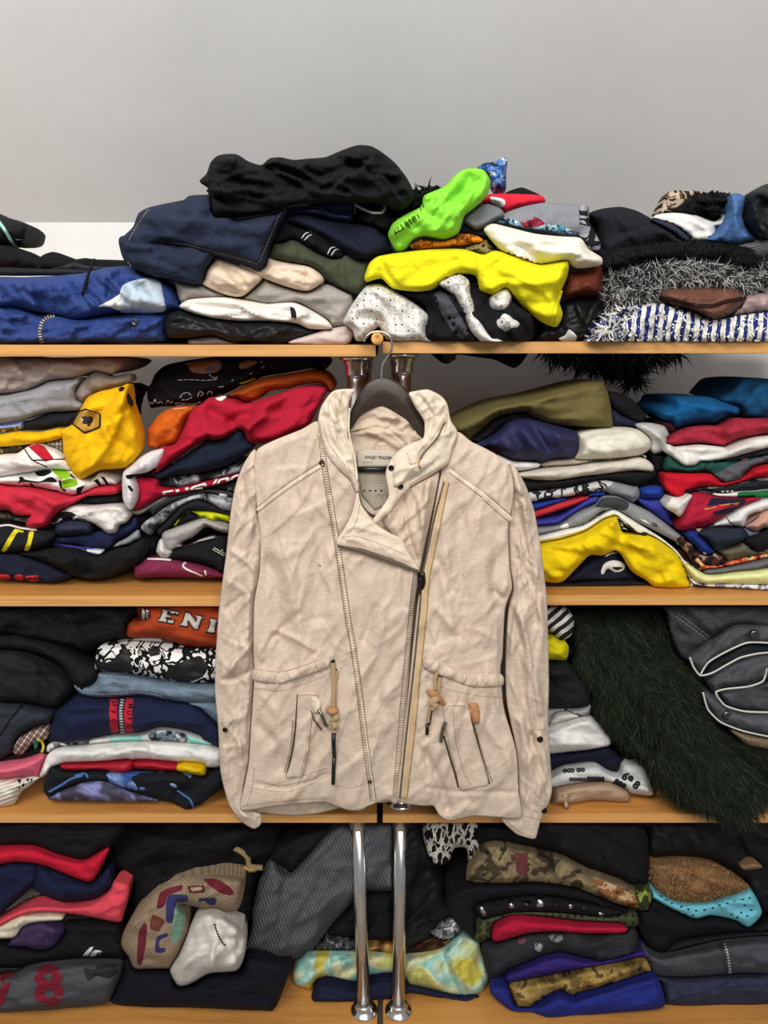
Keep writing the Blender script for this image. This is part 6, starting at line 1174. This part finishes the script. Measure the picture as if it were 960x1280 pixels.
# ---- fronts
lf = jp('left_front', '398,527 377,537 342,551 322,562 318,580 319,610 322,639 326,672 325,714 318,754 317,815 318,847 314,909 311,955 304,990 300,1012 318,1012 333,1009 370,1005 407,1003 432,1012 448,1013 471,1003 486,1000 498,999 508,880 517,760 525,712 505,703 480,693 450,683 424,676 440,644 448,612 444,590 430,576 412,558', T=.016, r=26,
  cr=[('406,585 420,676 436,780 450,870 465,1003', 3, 2.2), ('320,640 360,608 402,580', 3, 1.5), ('330,700 344,720 350,800', 9, 4), ('350,690 372,760 380,830', 10, -4), ('395,610 402,700 398,770', 10, 4), ('370,640 362,700 366,760', 9, -3), ('346,788 372,800 392,812', 4, -4), ('344,800 330,822', 4, -3), ('372,768 340,800 330,830', 4, 3),
      ('465,730 480,800 486,900', 12, -4), ('470,760 455,800', 5, 3), ('500,820 470,870', 5, 3), ('478,880 500,920 480,980', 8, 3), ('320,905 345,930 352,960', 7, 4), ('330,870 350,900 345,935', 6, -3), ('430,760 440,830 460,960', 16, -2), ('322,980 360,985 410,968', 3, 2)],
  ga=[('319,840 350,846 390,832 410,824', 8, 9, 7), ('410,826 432,812 446,815', 8, 3, 5), ('470,780 500,790', 30, 1.6, 14), ('440,690 500,718', 18, 2, 9), ('465,905 500,905', 40, 2, 12), ('384,880 380,935 360,965', 14, 2, 9)])
rf = jp('right_front', '556,570 571,540 590,553 621,569 637,584 642,610 640,632 635,663 637,710 640,735 631,761 628,817 625,836 627,861 630,888 645,939 648,989 651,1022 617,1021 590,1020 562,1026 549,1019 542,1007 528,1007 497,999 503,940 512,850 523,750 533,690 550,600', Y=YJ - .003, T=.016, r=24,
  cr=[('561,587 603,618 639,649', 3, 1.5), ('560,640 556,720 560,780', 11, -4), ('575,640 580,720 574,790', 10, 4), ('600,650 606,720 612,800', 10, -4), ('625,660 618,720 620,760', 7, 4), ('545,720 552,770 545,810', 7, 3), ('545,760 570,790', 5, -3), ('548,700 565,740', 5, 3), ('616,740 628,748', 4, 4), ('530,940 545,970 560,1010', 6, 5), ('560,1012 585,1000', 6, 4), ('600,900 625,930 640,960', 7, -3), ('612,870 632,920', 6, 3), ('535,985 580,990 645,990', 3, 2)],
  ga=[('532,826 556,838 590,850 626,849', 8, 9, 7), ('560,985 640,992', 7, 4, 8), ('590,900 612,985', 14, 2, 8)])
# ---- inner right facing and collar parts
fac = jp('inner_facing', '476,640 490,628 508,612 520,602 540,594 549,592 540,640 529,690 523,716 512,705 500,690 490,668 478,652', JI, Y=1.134, T=.008, r=10, D=.006, fold=(80, 4, 90, 12), cr=[('505,620 508,660 520,700', 4, 5), ('535,608 530,650 526,690', 5, -5), ('520,612 520,660', 4, 4)], ga=[('482,636 500,672', 14, 5, 7)])
lin_ = jp('lining', '430,542 460,532 478,506 512,532 540,545 530,575 500,605 470,640 452,640 444,600', JI, Y=1.168, T=.004, r=12, D=.004, fold=(-10, 4, 70, 12))
hood = jp('collar_lining', '434,530 456,514 478,506 500,518 530,535 528,546 500,544 476,538 454,537 436,540', JI, Y=1.163, T=.012, r=12, D=.004, fold=(0, 6, 60, 10), cr=[('440,534 470,524 520,536', 4, 4)])
tagl = jp('care_label', '449,563 494,565 492,582 489,600 486,640 466,644 452,630 446,600 447,584', C('#c8bfae', wr=.2), Y=1.1625, T=.0012, r=3, D=.0008, fold=None, h=3)
patch(tagl, 'grey_label', '446,589 487,589 490,612 486,630 468,638 452,620', C('#a59c8c', wr=.2), smooth=False, label='grey care label')
INK = plainmat('#2a2724', .7)
letters(tagl, 'label_lettering', 'KHUJO TRADEMARK', 456, 573, 5.2, -2, INK, .0012, sx=.9, bold=.01)
dashes(tagl, 'label_text', ['454,578 466,578', '454,581.5 486,582'], INK, 2.2, .7, .7, .001)
dashes(tagl, 'care_text', ['455,597 482,597', '455,600 484,600.5', '455,603 480,603.5', '456,606 470,606'], INK, 2, .7, .7, .0026)
dashes(tagl, 'care_symbols', ['454,613.5 482,613.5'], INK, 3, 4, 3, .0026)
dashes(tagl, 'handwriting', ['470,622 474,617 477,623 481,616 484,621 488,615'], INK, 3, .3, .8, .0026)
# trouser bar of the hanger lies in front of the label: see above
colL = jp('collar', '398,527 402,508 414,491 424,487 444,487 437,500 435,525 434,545 440,560 443,583 449,607 446,616 438,600 420,583 408,566', JL, Y=1.13, T=.018, r=14, D=.02, fold=(-60, 4, 70, 10), cr=[('413,495 416,530 434,570', 3, 6), ('420,492 424,530 437,562', 3, 5), ('430,490 427,520 434,550', 3, 6), ('404,520 412,550 440,585', 3, 4)], ga=[('425,520 440,565', 9, 5, 7)])
colR = jp('collar', '511,492 520,489 535,487 551,495 559,505 563,525 572,541 565,562 560,580 540,593 510,610 490,615 482,592 490,572 503,560 512,555 529,548 531,535 530,525 520,510', JL, Y=1.128, T=.02, r=14, D=.02, fold=(55, 4, 80, 12), cr=[('520,492 540,520 532,548', 4, 6), ('552,500 556,530 530,562', 3, 4), ('560,520 550,548 528,572', 2.5, 6), ('545,495 548,520', 4, 4), ('566,545 556,570 512,600', 4, 3)], ga=[('530,500 545,530', 10, 3, 5)])
lap = jp('lapel', '421,675 430,661 440,642 447,614 452,632 470,655 490,668 501,673 511,691 524,713 502,704 480,696 450,686 424,683', JT, Y=1.122, T=.008, r=8, D=.004, fold=(-20, 3, 60, 12), cr=[('447,620 440,660 430,674', 3, 3)])
ribbon(lap, 'zip_teeth', '422,682 450,688 480,698 502,706 523,714', 3.4, ZIPM, .002)
dashes(lap, 'stitching', ['428,672 445,670 480,682 508,694', '450,630 446,650 436,668'], STI, 1.8, 1.3, .8)
plk = jp('neck_placket', '482,592 489,576 500,584 512,606 510,612 500,622 488,640 480,646 470,655 466,650 476,636 486,620', JT, Y=1.121, T=.008, r=6, D=.006, fold=(60, 3, 30, 8), ga=[('470,650 500,618', 8, 3, 6)])
snap(plk, 'snap_button', 489, 585, 3.4, DMET); snap(plk, 'snap_button', 500.5, 608, 3.4, DMET)
# ---- seams, trims and stitching
def band(t, nm, l, w): ribbon(t, nm, l, w, JT, .0016)
band(lf, 'yoke_trim', '321,638 345,619 370,601 404,580', 6); dashes(lf, 'stitching', ['321,641 346,622 371,604 406,582', '320,635 344,616 369,598 402,577'], STI, 1.8, 1.2, .8, .0022)
band(rf, 'yoke_trim', '561,588 580,602 604,619', 6); band(rf, 'yoke_trim', '603,617 622,634 640,650', 7)
dashes(rf, 'stitching', ['562,591 582,606 603,622', '604,624 622,640 637,653', '605,615 624,631 641,646'], STI, 1.8, 1.2, .8, .0024)
ladder(lf, 'seam_stitching', '402,545 405,580 413,630 421,676 436,780 441,805 450,870 458,940 467,1001', 7, 3.2, STI, .75)
ladder(lf, 'shoulder_seam', '396,543 402,560 410,580', 6, 2.6, STL, .8)
ribbon(lf, 'seam_tape', '413,620 422,680 438,790 452,880 468,1000', 2.2, STL, .0009)
dashes(lf, 'stitching', ['316,985 360,990 400,975 412,967 414,966', '330,985 410,960', '300,1008 333,1004 370,1000 407,998', '322,975 350,982 412,970'], STI, 1.8, 1.4, .7)
dashes(lf, 'hem_stitching', ['420,982 440,985 462,978', '318,960 314,990 308,1008'], STI, 1.8, 1.4, .7)
ribbon(rf, 'zip_placket', '558,600 550,640 540,690 534,720 531,760 522,840 514,920 505,998', 9, jmat('#c9ac84', 'tan_tape', .2), .002)
dashes(rf, 'stitching', ['561,604 553,642 543,692 537,722 534,760 526,840 518,920 509,997', '555,604 547,640 537,690'], STI, 1.8, 1.2, .8, .003)
ribbon(rf, 'zip_tape', '556,598 546,640 536,690 530,720 526,760 518,840 509,920 501,998', 5, JI, .003)
ribbon(rf, 'zip_teeth', '555,602 544,645 534,692 528,720 525,760 517,840 508,920 500,998', 3.2, ZIPM, .0042)
ladder(lf, 'zip_stitching', '520,716 517,740 512,790 506,850 501,910 494,996', 6, 3, STI, .7)
patch(rf, 'zip_slider', '522,716 531,714 532,728 529,738 523,736', plainmat('#3a3834', .3, 1), .007, smooth=False)
ribbon(rf, 'zip_pull', '526,722 525,734 524,742', 4, plainmat('#4a4640', .35, 1), .0085)
dashes(colR, 'collar_stitching', ['509,611 530,600 548,590 561,582', '511,606 530,595 552,583'], STI, 1.8, 1.3, .75)
ribbon(colR, 'collar_zip', '556,528 546,548 530,566 526,574', 2.6, ZIPM, .0012); ribbon(colR, 'zip_pull', '525,572 523,580 526,586', 2.2, LEA, .003)
patch(colR, 'zip_garage', '508,566 514,560 524,570 520,580 512,580', JT, .003, smooth=False)
dashes(colL, 'collar_stitching', ['404,535 412,556 426,575 440,592', '436,500 436,530 441,560 445,590'], STI, 1.8, 1.3, .75)
ribbon(colL, 'edge_binding', '437,510 436,540 443,570 447,600', 2.4, STL, .0015)
snap(lf, 'rivet', 403, 578.5, 4, BRASS); snap(lf, 'rivet', 462.5, 976.5, 3.2, BRASS)
# drawstring channels
dashes(lf, 'channel_stitching', ['319,860 350,864 385,853 408,844', '430,818 446,812'], STI, 1.6, 1.2, .75)
dashes(rf, 'channel_stitching', ['532,845 560,862 600,870 628,872'], STI, 1.6, 1.2, .75)
for t, x, y in ((lf, 416, 827), (rf, 549, 834), (rf, 550, 846), (lf, 419, 838)): snap(t, 'eyelet', x, y, 3, DMET)
CORD = C('#c8ab80', 'rib', sc=9, rot=60)
def onto(t, s, off): return [t.pos(np.array([q]), o)[0] for q, o in zip(pp(s), off)]
tube('drawcord', onto(lf, '416,828 417,836 417,850 417,870 417,884', [.001, .005, .006, .006, .007]), .0034, CORD, jk, 10)
tube('drawcord', onto(lf, '421,838 419,850 418,868 418,884', [.001, .005, .005, .006]), .003, CORD, jk, 10)
lathe('cord_bead', onto(lf, '416,888', [.009])[0] - np.array([0, 0, .004]), [(.005, 0), (.0088, .0015), (.0092, .004), (.008, .008), (.005, .0095)], LEA, jk, 'Z', 18)
tube('cord_knot', onto(lf, '417,893 421,897 415,902 420,907 416,911 419,915', [.007, .01, .008, .011, .007, .006]), .0042, CORD, jk, 10)
tube('cord_end', onto(lf, '417,917 417,930 418,944', [.006] * 3), .0034, plainmat('#131313', .4), jk, 10, False)
tube('cord_end', onto(lf, '418,946 417,960 416.5,980', [.006] * 3), .0032, plainmat('#131313', .4), jk, 10, False)
tube('drawcord', onto(rf, '549,834 546,842 544,850 545,862', [.002, .006, .007, .007]), .0032, CORD, jk, 10)
tube('drawcord', onto(rf, '550,846 549,856 548,866', [.002, .005, .006]), .0032, CORD, jk, 10)
ld = onto(rf, '534,863 542,868 551,876 555,880', [.008, .011, .009, .006]); tube('leather_stopper', ld, [.0032, .0062, .0058, .003], LEA, jk, 12, flat=.55)
tube('cord_knot', onto(rf, '540,870 546,874 539,878 545,882 540,886', [.008, .013, .012, .013, .007]), .0048, CORD, jk, 10)
tube('drawcord', onto(rf, '538,886 536,896 535.5,902', [.006] * 3), .0024, CORD, jk, 8)
tube('cord_end', onto(rf, '534.5,905 533.8,918', [.006] * 2), .0028, plainmat('#4a3a2a', .35, 1), jk, 8, False)
tube('cord_end', onto(rf, '540,888 538,900 537,906', [.006] * 3), .0014, plainmat('#2a241e', .5), jk, 8)
for q, a in (('318,835 350,839 388,828 411,818 412,834 390,843 350,855 317,851', '318,843 350,847 388,836 411,827'), ('531,820 556,829 590,842 627,843 627,858 590,859 556,847 530,836', '531,828 556,838 590,850 627,851')):
    patch(lf if q[0] == '3' else rf, 'waist_channel', q, JM, .0028, pucker=(a, 6.5, 5.2, 9), h=1.8)
    dashes(lf if q[0] == '3' else rf, 'channel_stitching', [{'3': '318,836 350,840 388,829 410,820', '5': '531,822 556,831 590,844 626,845'}[q[0]]], STI, 1.6, 1.2, .7, .0048)
# pockets
pkL = patch(lf, 'pocket_welt', '373,866 386,865 398,868 390,900 386,940 379,970 368,972 357,972 363,955 369,925 371,895', JM, .0055)
ribbon(lf, 'pocket_opening', '372,868 370,900 366,935 358,970', 2.4, C('#4a3a2c', wr=0), .0016)
dashes(lf, 'pocket_stitching', ['374,870 384,868 396,870', '388,905 386,935 378,968', '385,905 383,935 375,968', '366,900 363,935 355,966'], STI, 1.8, 1.2, .75, .0066)
patch(lf, 'pocket_tab', '389,872 394,868 402,878 400,888 394,893 389,884', C('#d8c9b4', wr=.2), .009, smooth=False)
tube('pocket_zip_pull', onto(lf, '398,886 403,896 407,906 410,908', [.009, .01, .01, .009]), .0026, plainmat('#8a8880', .25, 1), jk, 8)
ribbon(lf, 'pocket_zip', '389,888 393,900 402,912', 3, ZIPM, .0068)
pkR = patch(rf, 'pocket_welt', '554,886 560,879 572,878 585,880 590,905 600,940 611,979 598,984 576,988 570,965 562,935 556,908', JM, .0055)
ribbon(rf, 'pocket_opening', '555,920 562,945 569,968 573,984', 2.6, C('#4a3a2c', wr=0), .003)
ribbon(rf, 'pocket_opening', '586,882 592,908 602,945 612,980', 2.2, C('#4a3a2c', wr=0), .002)
dashes(rf, 'pocket_stitching', ['557,888 562,882 583,883', '570,888 572,920 580,955 588,978', '566,890 569,922 576,955 584,978', '590,890 597,920 608,958 616,978'], STI, 1.8, 1.2, .75, .0068)
ribbon(rf, 'pocket_placket', '569,884 571,918 578,950 588,980', 5, JM, .0075)
patch(rf, 'leather_tab', '585,879 597,878 600,890 599,904 592,906 588,892', LEA, .007, smooth=False, label='tan leather tab')
tube('pocket_zip_pull', onto(rf, '557,902 554,910 552,920 551,927', [.008, .01, .01, .008]), .003, plainmat('#8a8880', .25, 1), jk, 8)
# sleeve buttons, tabs and cuffs
for t, x, y, r in ((slL, 281.5, 912, 3.2), (slR, 675, 924, 4), (slR, 680, 1013, 4)): snap(t, 'sleeve_button', x, y, r, DMET)
dashes(slL, 'tab_stitching', ['276,905 288,903 292,915 284,922'], STI, 1.8, 1.2, .7); dashes(slR, 'tab_stitching', ['664,914 668,924 664,932', '664,912 684,912'], STI, 1.8, 1.2, .7)
dashes(slR, 'cuff_stitching', ['648,1019 664,1022 674,1024', '632,1026 650,1040 668,1046'], STI, 1.8, 1.2, .7); dashes(slL, 'cuff_stitching', ['303,1014 318,1020 326,1022'], STI, 1.8, 1.2, .7)
dashes(slL, 'armhole_stitching', ['322,600 319,640 323,672'], STL, 2, 1, .8); dashes(slR, 'armhole_stitching', ['642,600 640,640 638,664'], STL, 2, 1, .8)
patch(lf, 'stain', '398,705 400.5,706.5 402,708.5 399,708', C('#7a6048', wr=0), .0012, h=1.5)
# ---------------------------------------------------------------- light, camera, look
def area(name, loc, target, size, power, col=(1, .975, .94)):
    l = bpy.data.lights.new(name, 'AREA'); l.shape = 'RECTANGLE'; l.size, l.size_y = size; l.energy = power; l.color = col
    o = bpy.data.objects.new(name, l); COL.objects.link(o); o.location = loc
    o.rotation_euler = (Vector(target) - Vector(loc)).to_track_quat('-Z', 'Y').to_euler(); return o
area('ceiling_panel_light', (-.5, -.55, 2.75), (0, 1.3, 1.05), (1.2, .6), 43)
area('ceiling_panel_light', (.7, -1.7, 2.65), (0, 1.3, .95), (1.2, .8), 42)
w = bpy.data.worlds.new('room_air'); SC.world = w; w.use_nodes = True
w.node_tree.nodes['Background'].inputs[0].default_value = (.93, .95, 1, 1); w.node_tree.nodes['Background'].inputs[1].default_value = .27
cam = bpy.data.cameras.new('camera'); co = bpy.data.objects.new('camera', cam); COL.objects.link(co)
co.location = (0, 0, CZ); co.rotation_euler = (math.pi / 2 - PITCH, 0, 0)
cam.sensor_fit = 'VERTICAL'; cam.sensor_height = 36; cam.lens = FPX * 36 / 1280; cam.clip_start = .02
SC.camera = co
SC.view_settings.view_transform = 'Standard'; SC.view_settings.look = 'None'; SC.view_settings.gamma = 1
SC.view_settings.use_curve_mapping = False; SC.view_settings.exposure = 0.0
